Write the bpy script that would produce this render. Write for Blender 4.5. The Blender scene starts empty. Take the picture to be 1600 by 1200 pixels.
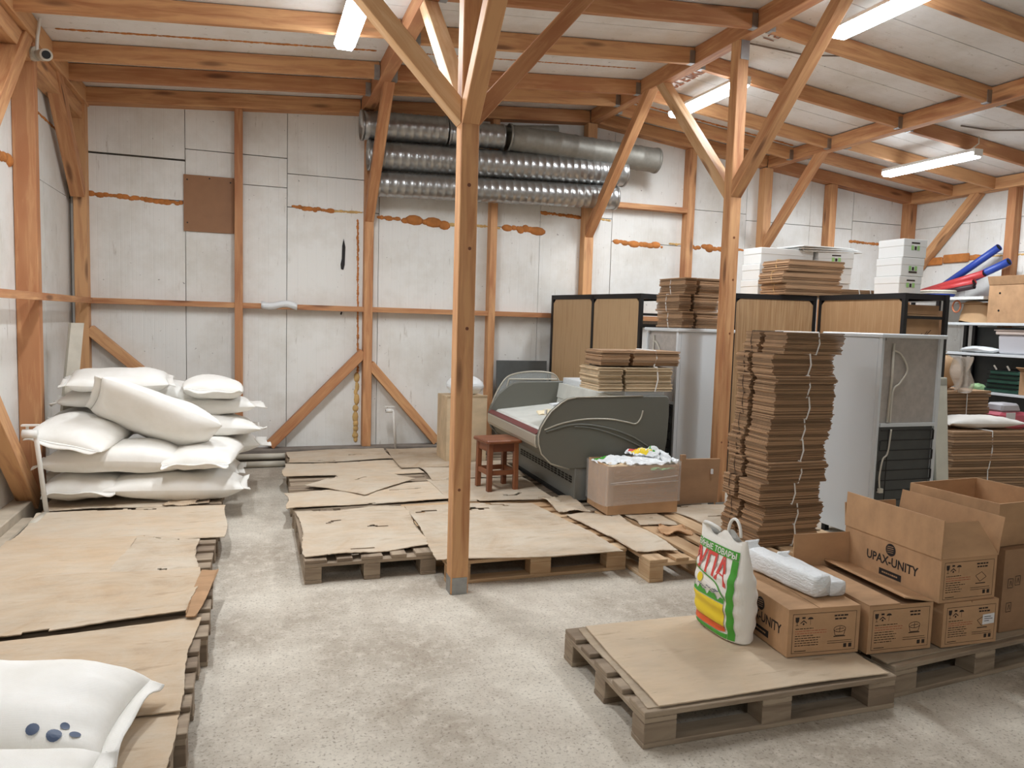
import bpy, math, random
from mathutils import Vector as V, Matrix
random.seed(7)
sc = bpy.context.scene
COL = sc.collection
rad = math.radians

# ------------------------------------------------------------------ camera, world, exposure
cam_d = bpy.data.cameras.new('camera')
cam = bpy.data.objects.new('camera', cam_d)
COL.objects.link(cam)
yaw, pit, rol = rad(19.15), rad(4.8), rad(1.7)
F = V((math.sin(yaw) * math.cos(pit), math.cos(yaw) * math.cos(pit), -math.sin(pit)))
R0 = V((math.cos(yaw), -math.sin(yaw), 0)); U0 = R0.cross(F)
R1 = R0 * math.cos(rol) + U0 * math.sin(rol); U1 = U0 * math.cos(rol) - R0 * math.sin(rol)
mw = Matrix((R1, U1, -F)).transposed().to_4x4(); mw.translation = (0, 0, 1.6)
cam.matrix_world = mw
cam_d.sensor_fit = 'HORIZONTAL'; cam_d.sensor_width = 36.0
cam_d.lens = 36.0 * 1170.0 / 1600.0
cam_d.clip_start = 0.05; cam_d.clip_end = 100
sc.camera = cam
w = bpy.data.worlds.new('world'); sc.world = w; w.use_nodes = True
w.node_tree.nodes['Background'].inputs[0].default_value = (0.9, 0.95, 1, 1)
w.node_tree.nodes['Background'].inputs[1].default_value = 0.05
sc.view_settings.view_transform = 'Standard'; sc.view_settings.look = 'None'
sc.view_settings.gamma = 1.0; sc.view_settings.use_curve_mapping = False
sc.view_settings.exposure = 1.2
LAMP = 9.0             # emission of the tube light covers
TUBE = 11.0            # watts of each of the two tubes in a lamp

# ------------------------------------------------------------------ materials
def s2l(c):
    return tuple((x / 255 / 12.92 if x / 255 <= .04045 else ((x / 255 + .055) / 1.055) ** 2.4) for x in c) + (1,)

class NT:
    def __init__(s, name):
        s.m = bpy.data.materials.new(name); s.m.use_nodes = True
        s.t = s.m.node_tree; s.b = s.t.nodes['Principled BSDF']
    def n(s, t, **k):
        o = s.t.nodes.new(t)
        for a, b in k.items():
            if a.startswith('i_'):
                o.inputs[a[2:].replace('_', ' ')].default_value = b
            else: setattr(o, a, b)
        return o
    def l(s, a, b): s.t.links.new(a, b)
    def coord(s, kind='Object', scale=(1, 1, 1)):
        c = s.n('ShaderNodeTexCoord'); m = s.n('ShaderNodeMapping'); m.inputs['Scale'].default_value = scale
        s.l(c.outputs[kind], m.inputs[0]); return m.outputs[0]
    def noise(s, vec, scale, detail=3, rough=.55, dist=0):
        o = s.n('ShaderNodeTexNoise'); o.inputs['Scale'].default_value = scale; o.inputs['Detail'].default_value = detail
        o.inputs['Roughness'].default_value = rough; o.inputs['Distortion'].default_value = dist
        s.l(vec, o.inputs['Vector']); return o.outputs[0]
    def ramp(s, fac, stops):
        o = s.n('ShaderNodeValToRGB'); e = o.color_ramp.elements
        while len(e) < len(stops): e.new(.5)
        for i, (p, c) in enumerate(stops):
            e[i].position = p; e[i].color = c if len(c) == 4 else tuple(c) + (1,)
        s.l(fac, o.inputs[0]); return o.outputs[0]
    def mix(s, f, a, b, mode='MIX'):
        o = s.n('ShaderNodeMix', data_type='RGBA', blend_type=mode)
        for sock, val in ((o.inputs[0], f), (o.inputs[6], a), (o.inputs[7], b)):
            if hasattr(val, 'is_linked') or isinstance(val, bpy.types.NodeSocket): s.l(val, sock)
            else: sock.default_value = val
        return o.outputs[2]
    def math(s, op, a, b=0.0, clamp=False):
        o = s.n('ShaderNodeMath', operation=op); o.use_clamp = clamp
        for i, val in enumerate((a, b)):
            if isinstance(val, bpy.types.NodeSocket): s.l(val, o.inputs[i])
            else: o.inputs[i].default_value = val
        return o.outputs[0]
    def attr(s, name):
        o = s.n('ShaderNodeAttribute'); o.attribute_name = name; return o.outputs['Fac']
    def bump(s, h, st=.3, dist=.01):
        o = s.n('ShaderNodeBump'); o.inputs['Strength'].default_value = st; o.inputs['Distance'].default_value = dist
        s.l(h, o.inputs['Height']); s.l(o.outputs[0], s.b.inputs['Normal'])
    def base(s, v):
        if isinstance(v, bpy.types.NodeSocket): s.l(v, s.b.inputs['Base Color'])
        else: s.b.inputs['Base Color'].default_value = v
    def set(s, **k):
        for a, b in k.items(): s.b.inputs[a.replace('_', ' ')].default_value = b
        return s

M = {}
def plain(name, rgb, rough=.6, metal=0, vary=.0, spec=.5):
    n = NT(name); c = s2l(rgb)
    if vary:
        v = n.coord(); f = n.noise(v, 9, 4)
        n.base(n.ramp(f, [(.3, tuple(x * (1 - vary) for x in c[:3])), (.7, tuple(min(1, x * (1 + vary)) for x in c[:3]))]))
    else: n.base(c)
    n.set(Roughness=rough, Metallic=metal); n.b.inputs['Specular IOR Level'].default_value = spec
    M[name] = n.m; return n

def wood(name, a, b, knot, rough=.65, kscale=(1.4, 7, 1), grain=14):
    n = NT(name); uv = n.coord('UV', (1.3, grain, 1)); r = n.attr('rnd')
    g = n.noise(uv, 1.5, 4, .6, .6)
    g = n.math('ADD', g, n.math('MULTIPLY', n.math('SUBTRACT', r, .5), .35))
    c = n.ramp(g, [(.36, s2l(b)), (.66, s2l(a))])
    kv = n.coord('UV', kscale); vo = n.n('ShaderNodeTexVoronoi'); vo.inputs['Scale'].default_value = 1.0; n.l(kv, vo.inputs['Vector'])
    kf = n.ramp(vo.outputs['Distance'], [(.0, (1, 1, 1)), (.10, (.85, .85, .85)), (.20, (0, 0, 0))])
    big = n.noise(n.coord('UV', (.8, 2, 1)), 2, 2)
    c = n.mix(n.math('MULTIPLY', n.math('SUBTRACT', big, .42, True), 1.6, True), c, s2l(a))
    c = n.mix(n.math('MULTIPLY', kf, .8), c, s2l(knot))
    n.base(c); n.set(Roughness=rough); n.bump(g, .3, .004)
    M[name] = n.m
wood('timber', (210, 160, 112), (172, 114, 74), (96, 56, 34))
wood('timber_pale', (222, 190, 150), (196, 150, 104), (120, 78, 48))
wood('pallet_wood', (164, 146, 124), (122, 104, 86), (76, 60, 46), .85, (1.2, 4, 1), 10)
wood('pallet_new', (205, 176, 140), (178, 142, 104), (112, 76, 48), .8, (1.2, 4, 1), 10)
wood('stool_wood', (138, 84, 52), (104, 56, 34), (66, 34, 22), .4, (1, 3, 1), 10)
wood('oak_panel', (196, 164, 124), (166, 128, 90), (150, 112, 78), .5, (.3, 1, 1), 34)

def wall_mat(name, axis, rgb=(232, 231, 226), rough=.5, freq=10.0):
    n = NT(name); c = n.n('ShaderNodeTexCoord'); sep = n.n('ShaderNodeSeparateXYZ'); n.l(c.outputs['Object'], sep.inputs[0])
    x = sep.outputs[axis]
    fr = n.math('FRACT', n.math('MULTIPLY', x, freq))
    d = n.math('ABSOLUTE', n.math('SUBTRACT', fr, .5))
    h = n.math('MULTIPLY', d, 14, True)
    fr2 = n.math('FRACT', n.math('MULTIPLY', x, freq * 4)); d2 = n.math('ABSOLUTE', n.math('SUBTRACT', fr2, .5))
    h = n.math('ADD', h, n.math('MULTIPLY', n.math('MULTIPLY', d2, 8, True), .25))
    dirt = n.noise(c.outputs['Object'], 1.7, 6, .65)
    st = n.coord('Object', (5, 5, .8)); str_ = n.noise(st, 3, 5, .7)
    base = s2l(rgb)
    col = n.mix(n.ramp(dirt, [(.45, (0, 0, 0)), (.75, (.5, .5, .5))]), base, s2l((188, 178, 160)))
    col = n.mix(n.ramp(str_, [(.62, (0, 0, 0)), (.74, (.6, .6, .6))]), col, s2l((150, 138, 118)))
    sp = n.noise(c.outputs['Object'], 26, 2); col = n.mix(n.ramp(sp, [(.74, (0, 0, 0)), (.78, (.7, .7, .7))]), col, s2l((110, 98, 84)))
    n.base(col); n.set(Roughness=rough); n.bump(h, .35, .004)
    M[name] = n.m
wall_mat('wall_white', 0); wall_mat('wall_white_side', 1)
wall_mat('ceiling_white', 1, (236, 235, 232), .38, 12)
wall_mat('dark_gap', 0, (70, 58, 46))

n = NT('concrete'); v = n.coord()
a = n.noise(v, 1.1, 6, .6); b = n.noise(v, 14, 6, .7); c3 = n.noise(v, 70, 4, .7)
c = n.ramp(a, [(.38, s2l((166, 154, 138))), (.62, s2l((208, 199, 184)))])
c = n.mix(n.ramp(b, [(.48, (0, 0, 0)), (.72, (.65, .65, .65))]), c, s2l((218, 209, 194)))
c = n.mix(n.ramp(c3, [(.30, (.9, .9, .9)), (.46, (0, 0, 0))]), c, s2l((112, 100, 86)))
pv = n.n('ShaderNodeTexVoronoi'); pv.inputs['Scale'].default_value = 38; n.l(v, pv.inputs['Vector'])
pm = n.math('MULTIPLY', n.ramp(pv.outputs['Distance'], [(.10, (1, 1, 1)), (.2, (0, 0, 0))]), n.ramp(n.noise(v, 3, 4), [(.48, (0, 0, 0)), (.6, (1, 1, 1))]))
c = n.mix(n.math('MULTIPLY', pm, .55), c, s2l((112, 102, 92)))
tr = n.noise(n.coord('Object', (1, .25, 1)), 2.2, 5, .6, .8)
c = n.mix(n.ramp(tr, [(.55, (0, 0, 0)), (.72, (.4, .4, .4))]), c, s2l((150, 134, 118)))
n.base(c); n.set(Roughness=.85); n.bump(n.math('ADD', b, n.math('MULTIPLY', pm, -.6)), .35, .006); M['concrete'] = n.m

def board(name, rgb, dusty=0.0, rough=.8, rk=.7):
    n = NT(name); v = n.coord(); r = n.attr('rnd'); c = s2l(rgb)
    f = n.noise(n.coord('Object', (1, 3, 2)), 3, 5, .6)
    f = n.math('ADD', f, n.math('MULTIPLY', n.math('SUBTRACT', r, .5), rk))
    col = n.ramp(f, [(.15, tuple(x * .68 for x in c[:3])), (.5, c), (.85, tuple(min(1, x * 1.25) for x in c[:3]))])
    if dusty:
        d = n.noise(v, 2.3, 8, .74, .6)
        col = n.mix(n.math('MULTIPLY', n.ramp(d, [(.36, (0, 0, 0)), (.62, (1, 1, 1))]), dusty), col, s2l((200, 188, 170)))
        d2 = n.noise(n.coord('Object', (1.3, 5, 1)), 2.6, 5, .6)
        col = n.mix(n.ramp(d2, [(.58, (0, 0, 0)), (.72, (.6, .6, .6))]), col, s2l((150, 126, 100)))
        sc_ = n.noise(n.coord('Object', (2, 22, 1)), 2.4, 4, .7, .5)
        col = n.mix(n.ramp(sc_, [(.66, (0, 0, 0)), (.70, (.5, .5, .5))]), col, s2l((112, 90, 68)))
        n.bump(n.noise(n.coord('Object', (1, 4, 1)), 5, 4), .35, .012)
    else: n.bump(n.noise(n.coord('Object', (1, 1, 1)), 60, 2), .06, .003)
    n.base(col); n.set(Roughness=rough); n.b.inputs['Specular IOR Level'].default_value = .25
    M[name] = n.m
board('carton', (184, 146, 110)); board('carton_dark', (158, 124, 94)); board('bundle_board', (168, 136, 106), 0, .8, 1.5)
board('carton_inside', (190, 154, 116)); board('carton_pale', (205, 182, 150))
board('floor_board', (192, 170, 144), .8, .8, .3); board('floor_board_brown', (184, 160, 132), .6, .8, .3)
board('front_board', (190, 169, 143), .3)

n = NT('sack'); v = n.coord(); f = n.noise(v, 5, 4)
n.base(n.ramp(f, [(.3, s2l((234, 230, 221))), (.7, s2l((244, 241, 235)))]))
wv = n.n('ShaderNodeTexWave'); wv.inputs['Scale'].default_value = 90; n.l(v, wv.inputs['Vector'])
n.set(Roughness=.7); n.bump(n.math('ADD', n.noise(v, 7, 3), n.math('MULTIPLY', wv.outputs[1], .05)), .3, .02); M['sack'] = n.m

def film(name, rgb, alpha, rough=.2):
    n = NT(name); n.base(s2l(rgb)); n.set(Roughness=rough, Alpha=alpha)
    n.bump(n.noise(n.coord('Object', (1, 1, 3)), 14, 4, .6, 1.5), .6, .02); M[name] = n.m
film('plastic_film', (225, 220, 214), .34); film('plastic_white', (240, 242, 242), .93, .3); film('bag_clear', (226, 212, 196), .36, .2)

def metal(name, rgb, rough=.35, m=.9):
    n = NT(name); v = n.coord(); f = n.noise(v, 20, 3); c = s2l(rgb)
    n.base(n.ramp(f, [(.3, tuple(x * .82 for x in c[:3])), (.7, c)])); n.set(Roughness=rough, Metallic=m); M[name] = n.m
metal('galvanized', (176, 176, 174), .32); metal('galvanized_dull', (150, 147, 138), .55, .6); metal('bracket', (168, 170, 170), .4)
metal('zinc_back', (188, 180, 172), .5, .12)
plain('fridge_white', (216, 220, 222), .35); plain('white_plastic', (232, 230, 224), .4); plain('white_card', (218, 218, 215), .6)
plain('case_grey', (98, 97, 88), .5); plain('case_skirt', (128, 130, 126), .45, .3); plain('case_trim', (176, 170, 156), .4, .4)
plain('bordeaux', (104, 44, 42), .4); plain('black_metal', (26, 24, 24), .5); plain('black_rubber', (20, 20, 20), .7)
plain('ink', (48, 36, 30), .8); plain('ink_black', (30, 26, 26), .7); plain('ink_red', (168, 92, 66), .8)
plain('foam', (186, 118, 58), .8, vary=.25); plain('foam_pale', (210, 174, 112), .8, vary=.2)
plain('hardboard', (148, 106, 72), .6, vary=.06); plain('kerb', (128, 118, 108), .85, vary=.14); plain('kerb_pale', (186, 172, 152), .85, vary=.12); plain('pipe_pale', (196, 188, 172), .5, vary=.05)
plain('twine_white', (236, 234, 230), .6); plain('twine_dark', (74, 56, 44), .8)
plain('print_green', (72, 158, 52), .5); plain('print_yellow', (238, 208, 44), .5); plain('print_red', (216, 78, 70), .5)
plain('print_pale_green', (150, 196, 120), .5); plain('print_blue', (70, 84, 110), .5); plain('print_orange', (226, 96, 44), .5)
plain('tube_blue', (44, 72, 160), .4); plain('tube_red', (192, 62, 64), .4); plain('tube_dark', (52, 30, 34), .5)
plain('dark_panel', (84, 86, 84), .6, vary=.1); plain('glass_grey', (108, 118, 116), .15); plain('cream_frame', (206, 202, 186), .5, vary=.06)
plain('green_crate', (34, 72, 58), .5, vary=.3); plain('bin_lid', (216, 200, 190), .4); plain('bin_body', (196, 194, 198), .35)
plain('canister_pink', (204, 96, 112), .35); plain('label_white', (226, 224, 224), .5); plain('packet_blue', (44, 66, 110), .5)
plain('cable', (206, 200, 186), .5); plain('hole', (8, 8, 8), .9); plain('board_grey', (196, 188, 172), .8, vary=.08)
plain('cloth_cream', (226, 212, 180), .8, vary=.06); plain('deck_grey', (206, 206, 198), .5, vary=.08); plain('green_pale', (168, 204, 150), .5)
plain('kraft_paper', (176, 142, 104), .75, vary=.08); plain('orange_cord', (186, 112, 76), .6); plain('stencil', (150, 96, 66), .8, vary=.2)
n = NT('lamp_diffuser'); n.base(s2l((245, 248, 255))); n.set(Roughness=.4)
n.b.inputs['Emission Color'].default_value = (.86, .93, 1, 1); n.b.inputs['Emission Strength'].default_value = LAMP; M['lamp_diffuser'] = n.m
n = NT('clear_glass'); n.base((.9, .95, .93, 1)); n.set(Roughness=.03, Alpha=.16); M['clear_glass'] = n.m

# ------------------------------------------------------------------ mesh builder
WM = {}
def wmx(o): return WM.get(o.name, Matrix())
CUBE = [(-1, -1, -1), (1, -1, -1), (1, 1, -1), (-1, 1, -1), (-1, -1, 1), (1, -1, 1), (1, 1, 1), (-1, 1, 1)]
CF = [(0, 3, 2, 1), (4, 5, 6, 7), (0, 1, 5, 4), (2, 3, 7, 6), (1, 2, 6, 5), (3, 0, 4, 7)]
CFA = [2, 2, 1, 1, 0, 0]
class MB:
    def __init__(s): s.v = []; s.f = []; s.mi = []; s.uv = []; s.r = []
    def add(s, vs, fs, uvs=None, mi=0, rnd=None):
        k = len(s.v); s.v += [V(p) for p in vs]; r = random.random() if rnd is None else rnd
        for i, f in enumerate(fs):
            s.f.append(tuple(a + k for a in f)); s.mi.append(mi); s.r.append(r)
            s.uv.append(uvs[i] if uvs else [(vs[a][0], vs[a][1]) for a in f])
        return s
    def obox(s, c, ax, h, mi=0, rnd=None):
        c = V(c); ax = [V(a).normalized() for a in ax]
        vs = [c + ax[0] * h[0] * q[0] + ax[1] * h[1] * q[1] + ax[2] * h[2] * q[2] for q in CUBE]
        L = max(range(3), key=lambda i: h[i]); ou, ov = random.random() * 9, random.random() * 9
        uvs = []
        for f, na in zip(CF, CFA):
            ds = [i for i in range(3) if i != na]
            if L in ds: u = L; w_ = [i for i in ds if i != L][0]
            else: u, w_ = ds
            uvs.append([(ou + CUBE[a][u] * h[u], ov + CUBE[a][w_] * h[w_] + (na * .37)) for a in f])
        return s.add(vs, CF, uvs, mi, rnd)
    def box(s, lo, hi, mi=0, rnd=None):
        lo, hi = V(lo), V(hi)
        return s.obox((lo + hi) / 2, ((1, 0, 0), (0, 1, 0), (0, 0, 1)), [abs(x) / 2 for x in (hi - lo)], mi, rnd)
    def beam(s, p0, p1, w, h, up=(0, 0, 1), mi=0):
        p0, p1 = V(p0), V(p1); d = (p1 - p0); L = d.length; d.normalize(); up = V(up)
        y = up.cross(d).normalized(); z = d.cross(y)
        return s.obox((p0 + p1) / 2, (d, y, z), (L / 2, w / 2, h / 2), mi)
    def prism(s, poly, o, ex, ey, ez, mi=0, rnd=None):
        o, ex, ey, ez = V(o), V(ex), V(ey), V(ez); n = len(poly)
        a = [o + ex * p[0] + ey * p[1] for p in poly]; vs = a + [p + ez for p in a]
        fs = [tuple(range(n))[::-1], tuple(range(n, 2 * n))] + [(i, (i + 1) % n, n + (i + 1) % n, n + i) for i in range(n)]
        pu = [tuple(p) for p in poly] * 2
        return s.add(vs, fs, [[pu[a_] for a_ in f] for f in fs], mi, rnd)
    def tube(s, pts, r, n=8, mi=0, caps=True, closed=False):
        pts = [V(p) for p in pts]; k = len(pts); rings = []; prev = None
        for i, p in enumerate(pts):
            if closed: d = pts[(i + 1) % k] - pts[i - 1]
            else: d = pts[min(i + 1, k - 1)] - pts[max(i - 1, 0)]
            d.normalize(); up = prev if prev and abs(prev.dot(d)) < .95 else (V((0, 0, 1)) if abs(d.z) < .9 else V((1, 0, 0)))
            x = d.cross(up).normalized(); y = x.cross(d).normalized(); prev = y
            rr = r[i] if isinstance(r, (list, tuple)) else r
            rings.append([p + (x * math.cos(t) + y * math.sin(t)) * rr for t in [2 * math.pi * j / n for j in range(n)]])
        vs = [q for rg in rings for q in rg]; fs = []
        for i in range(k if closed else k - 1):
            i2 = (i + 1) % k
            for j in range(n): fs.append((i * n + j, i * n + (j + 1) % n, i2 * n + (j + 1) % n, i2 * n + j))
        if caps and not closed: fs += [tuple(range(n))[::-1], tuple(range((k - 1) * n, k * n))]
        return s.add(vs, fs, None, mi)
    def grid(s, fn, nu, nv, cu=False, mi=0, rnd=None):
        W_ = nu if cu else nu + 1
        vs = [fn(i / nu, j / nv) for j in range(nv + 1) for i in range(W_)]
        fs = []; uv = []
        for j in range(nv):
            for i in range(nu):
                a = i + j * W_; b = (i + 1) % W_ + j * W_
                fs.append((a, b, b + W_, a + W_)); uv.append([(i / nu, j / nv), ((i + 1) / nu, j / nv), ((i + 1) / nu, (j + 1) / nv), (i / nu, (j + 1) / nv)])
        return s.add(vs, fs, uv, mi, rnd)
    def build(s, name, mats, parent=None, smooth=False, bevel=0, solid=0, kind=None, label=None, local=False):
        me = bpy.data.meshes.new(name)
        vs = s.v
        if parent is not None and not local:
            inv = wmx(parent).inverted(); vs = [inv @ p for p in vs]
        me.from_pydata([tuple(p) for p in vs], [], s.f)
        if isinstance(mats, str): mats = [mats]
        for m in mats: me.materials.append(M[m])
        me.polygons.foreach_set('material_index', s.mi)
        if smooth: me.polygons.foreach_set('use_smooth', [True] * len(s.f))
        u = me.uv_layers.new(name='UVMap'); flat = [c for f in s.uv for p in f for c in p]; u.data.foreach_set('uv', flat)
        a = me.attributes.new('rnd', 'FLOAT', 'FACE'); a.data.foreach_set('value', s.r)
        me.update()
        o = bpy.data.objects.new(name, me); COL.objects.link(o)
        if parent is not None: o.parent = parent; WM[o.name] = wmx(parent).copy()
        if bevel:
            b = o.modifiers.new('bevel', 'BEVEL'); b.width = bevel; b.segments = 1; b.limit_method = 'ANGLE'
        if solid:
            b = o.modifiers.new('solid', 'SOLIDIFY'); b.thickness = solid; b.offset = -1
        if kind: o['kind'] = kind
        if label: o['label'] = label
        return o

def tag(o, label, cat, group=None):
    o['label'] = label; o['category'] = cat
    if group: o['group'] = group
    return o
def root(name, label, cat, loc=(0, 0, 0), rz=0, group=None):
    o = bpy.data.objects.new(name, None); COL.objects.link(o); o.empty_display_size = .1
    o.location = loc; o.rotation_euler = (0, 0, rz)
    WM[o.name] = Matrix.Translation(V(loc)) @ Matrix.Rotation(rz, 4, 'Z')
    return tag(o, label, cat, group)
def copy_tree(o, parent=None):
    c = o.copy(); COL.objects.link(c)
    if parent is not None: c.parent = parent
    for ch in list(o.children): copy_tree(ch, c)
    return c
def place(o, loc, rz=0, label=None):
    o.location = loc; o.rotation_euler = (0, 0, rz)
    if label: o['label'] = label
    return o
X, Y, Z = V((1, 0, 0)), V((0, 1, 0)), V((0, 0, 1))
_tc = {}
def text_geo(t, size, bold=0.0):
    k = (t, size, bold)
    if k not in _tc:
        cu = bpy.data.curves.new('lettering', 'FONT'); cu.body = t; cu.size = size; cu.offset = bold * size; cu.resolution_u = 2
        ob = bpy.data.objects.new('lettering', cu)
        me = bpy.data.meshes.new_from_object(ob)
        _tc[k] = ([v.co.copy() for v in me.vertices], [tuple(p.vertices) for p in me.polygons])
        bpy.data.objects.remove(ob); bpy.data.curves.remove(cu); bpy.data.meshes.remove(me)
    return _tc[k]
def put_text(mb, t, size, fn, bold=0.0, align=0, mi=0, sx=1.0):
    vs, fs = text_geo(t, size, bold)
    if not vs: return 0
    wd = max(p.x for p in vs) * sx
    mb.add([fn(p.x * sx - wd * align, p.y) for p in vs], fs, None, mi); return wd

# ------------------------------------------------------------------ structure
zl = lambda x: 3.671 + .0746 * x           # underside of rafters, left slope
zr = lambda x: 4.381 - .112 * x            # right slope
zb = lambda x: min(zl(x), zr(x))
zc = lambda x: zb(x) + .145                # underside of roof panels
XW0, XW1, YW0, YW1, RX = -1.68, 8.82, -3.2, 8.40, 3.80

def structure(name, mb, mats, **k):
    o = mb.build(name, mats, **k); o['kind'] = 'structure'; return o

floor = structure('floor', MB().box((XW0 - .2, YW0 - .2, -.12), (XW1 + .2, YW1 + .2, 0)), 'concrete')

def zsplit(lo, hi, cuts):
    z = [lo] + sorted(cuts) + [hi]; return [(z[i], z[i + 1]) for i in range(len(z) - 1)]
def knee(parent, p, d, z0, run, z1, th=.10, h=.14, mat='timber'):
    d = V(d); sd = d.cross(Z); p = V((p[0], p[1], 0)); k = run / (z1 - z0)
    q = [(0, z0), (run, z1), (run - h * k, z1), (0, z0 + h)]
    L_ = math.hypot(run, z1 - z0); o = p - sd * th / 2
    mb = MB(); a = [o + d * t_ + Z * z_ for t_, z_ in q]; vs = a + [v_ + sd * th for v_ in a]
    u = [t_ / k * .7 + z_ * .7 for t_, z_ in q]; w_ = [0, 0, .1, .1]; r0 = random.random() * 9
    fs = [(3, 2, 1, 0), (4, 5, 6, 7), (0, 1, 5, 4), (2, 3, 7, 6), (1, 2, 6, 5), (3, 0, 4, 7)]
    uv = [[(r0 + u[i % 4], w_[i % 4] + (.3 if i > 3 else 0) + r0) for i in f] for f in fs[:2]] + [[(r0 + u[i % 4], (.1 if i > 3 else 0) + .6 * n_ + r0) for i in f] for n_, f in enumerate(fs[2:])]
    return mb.add(vs, fs, uv).build('brace', mat, parent, bevel=.004)
# back wall: backing sheet + sandwich panels, studs, rails, braces, foam
wb = structure('wall_back', MB().prism([(XW0 - .2, 0), (XW1 + .2, 0), (XW1 + .2, zc(XW1) + .02), (RX, zc(RX) + .05), (XW0 - .2, zc(XW0) + .02)], (0, YW1 + .05, 0), X, Z, Y * .12), 'dark_gap')
xs = [-1.68, -.65, .34, 1.31, 2.26, 3.21, 4.15, 5.14, 6.08, 7.10, 7.82, 8.82]
cuts = [[2.715, 3.125], [2.93, 3.235], [2.735, 3.08], [2.685], [2.685], [2.88], [2.61], [2.615, 3.08], [3.0], [3.0], [2.83, 3.115], []]
for i in range(len(xs) - 1):
    for a, b in zsplit(.1, 9, cuts[i]):
        x0, x1 = xs[i] + .003, xs[i + 1] - .003; g = .004
        if i == 0 and abs(b - 3.125) < .01: b -= .012
        top0, top1 = min(b - g, zc(x0)), min(b - g, zc(x1))
        dy = random.uniform(-.004, .004)
        poly = [(x0, a + g), (x1, a + g), (x1, top1), (x0, top0)]
        if b > 8 and x0 < RX < x1: poly.insert(3, (RX, zc(RX)))
        MB().prism(poly, (0, YW1 + dy, 0), X, Z, Y * .05).build('wall_panel', 'wall_white', wb)
def foam(parent, p0, p1, size, mat='foam', sq=.5, seed=0, nrm=Y):
    rnd = random.Random(seed); p0, p1 = V(p0), V(p1); d = p1 - p0; L = d.length; mb = MB(); t = 0
    e = d.normalized(); up = e.cross(nrm).normalized()
    while t < L:
        r = size * rnd.uniform(.45, 1.15); c = p0 + e * t + up * rnd.uniform(-.25, .25) * size; rl = r * rnd.uniform(1.0, 2.2)
        mb.grid(lambda u, v, c=c, r=r, rl=rl: c + e * (rl * math.cos(2 * math.pi * u) * math.sin(math.pi * v)) + up * (r * math.cos(math.pi * v)) - nrm * (r * sq * math.sin(2 * math.pi * u) * math.sin(math.pi * v)), 8, 5, True)
        t += rl * 1.15
    return mb.build('foam_bead', mat, parent, smooth=True)
fy = YW1
for k, (a, b, s, m) in enumerate([((-1.5, 2.72), (-.68, 2.69), .028, 'foam'), ((.41, 2.74), (.8, 2.725), .026, 'foam'), ((.8, 2.725), (1.12, 2.73), .014, 'foam_pale'),
        ((1.31, 2.695), (1.55, 2.69), .028, 'foam'), ((1.6, 2.69), (2.1, 2.665), .052, 'foam'), ((2.1, 2.67), (2.26, 2.67), .02, 'foam_pale'), ((2.3, 2.69), (2.7, 2.67), .018, 'foam_pale'),
        ((2.8, 2.69), (3.2, 2.67), .06, 'foam'), ((3.22, 2.89), (3.7, 2.87), .022, 'foam'), ((3.88, 2.87), (4.13, 2.86), .014, 'foam_pale'),
        ((4.22, 2.61), (4.86, 2.59), .038, 'foam'), ((4.98, 2.63), (5.12, 2.63), .018, 'foam_pale'), ((5.28, 2.61), (5.4, 2.6), .04, 'foam'), ((5.48, 2.62), (5.85, 2.6), .052, 'foam'),
        ((5.98, 2.62), (6.2, 2.6), .016, 'foam'), ((7.82, 2.84), (8.45, 2.82), .02, 'foam')]):
    foam(wb, (a[0], fy, a[1]), (b[0], fy, b[1]), s, m, seed=k)
foam(wb, (1.08, fy, 2.65), (1.10, fy, .95), .013, 'foam', seed=31); foam(wb, (1.09, fy, .95), (1.08, fy, .2), .03, 'foam_pale', seed=32)
# black scorch patch on the wall
MB().prism([(.905, 2.11), (.93, 2.10), (.945, 2.16), (.95, 2.35), (.93, 2.44), (.915, 2.36), (.912, 2.22), (.90, 2.16)], (0, YW1 - .006, 0), X, Z, Y * .003).build('black_patch', 'ink_black', wb)
MB().prism([(.90, 1.62), (.915, 1.61), (.925, 1.64), (.91, 1.65)], (0, YW1 - .006, 0), X, Z, Y * .003).build('black_patch', 'ink_black', wb)
pf = 8.27
def post_b(x0, x1, name='stud'):
    xm = (x0 + x1) / 2; MB().beam((xm, (pf + YW1) / 2, .17), (xm, (pf + YW1) / 2, zb(xm) - .0), YW1 - pf, x1 - x0, up=(1, 0, 0)).build(name, 'timber', wb, bevel=.004)
for x0, x1, nm in ((-1.63, -1.515, 'post'), (-.18, -.10, 'stud'), (1.14, 1.235, 'post'), (2.56, 2.64, 'stud'), (3.73, 3.85, 'post'), (5.125, 5.225, 'stud'), (6.25, 6.37, 'post'), (7.31, 7.42, 'stud'), (8.68, 8.82, 'post')): post_b(x0, x1, nm)
for x0, x1 in ((-1.515, -.18), (-.10, 1.14), (1.235, 2.56), (2.64, 3.73), (3.85, 5.12), (5.23, 6.25)):
    MB().beam((x0, 8.34, 1.68), (x1, 8.34, 1.68), .12, .055).build('rail', 'timber', wb)
MB().beam((3.85, 8.33, 3.04), (5.12, 8.33, 3.04), .12, .06).build('rail', 'timber', wb)
for x0, x1 in ((XW0, 1.08), (1.2, 3.74), (3.86, 6.26), (6.37, XW1)):
    MB().beam((x0, 8.325, zb(x0) + .07), (x1, 8.325, zb(x1) + .07), .15, .14).build('rafter', 'timber', wb, bevel=.004)
for a, b in (((-1.52, 1.40), (-.17, .18)), ((1.15, 1.21), (.17, .20)), ((1.22, 1.08), (1.99, .2))):
    MB().beam((a[0], 8.33, a[1]), (b[0], 8.33, b[1]), .11, .10).build('brace', 'timber', wb, bevel=.004)
for x, y1, z1 in ((1.185, 7.12, 3.76), (3.79, 6.9, 3.96), (6.31, 7.32, 3.68)):
    knee(wb, (x, pf), (0, -1, 0), 2.62, pf - y1 + .05, z1 - .005)
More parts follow.
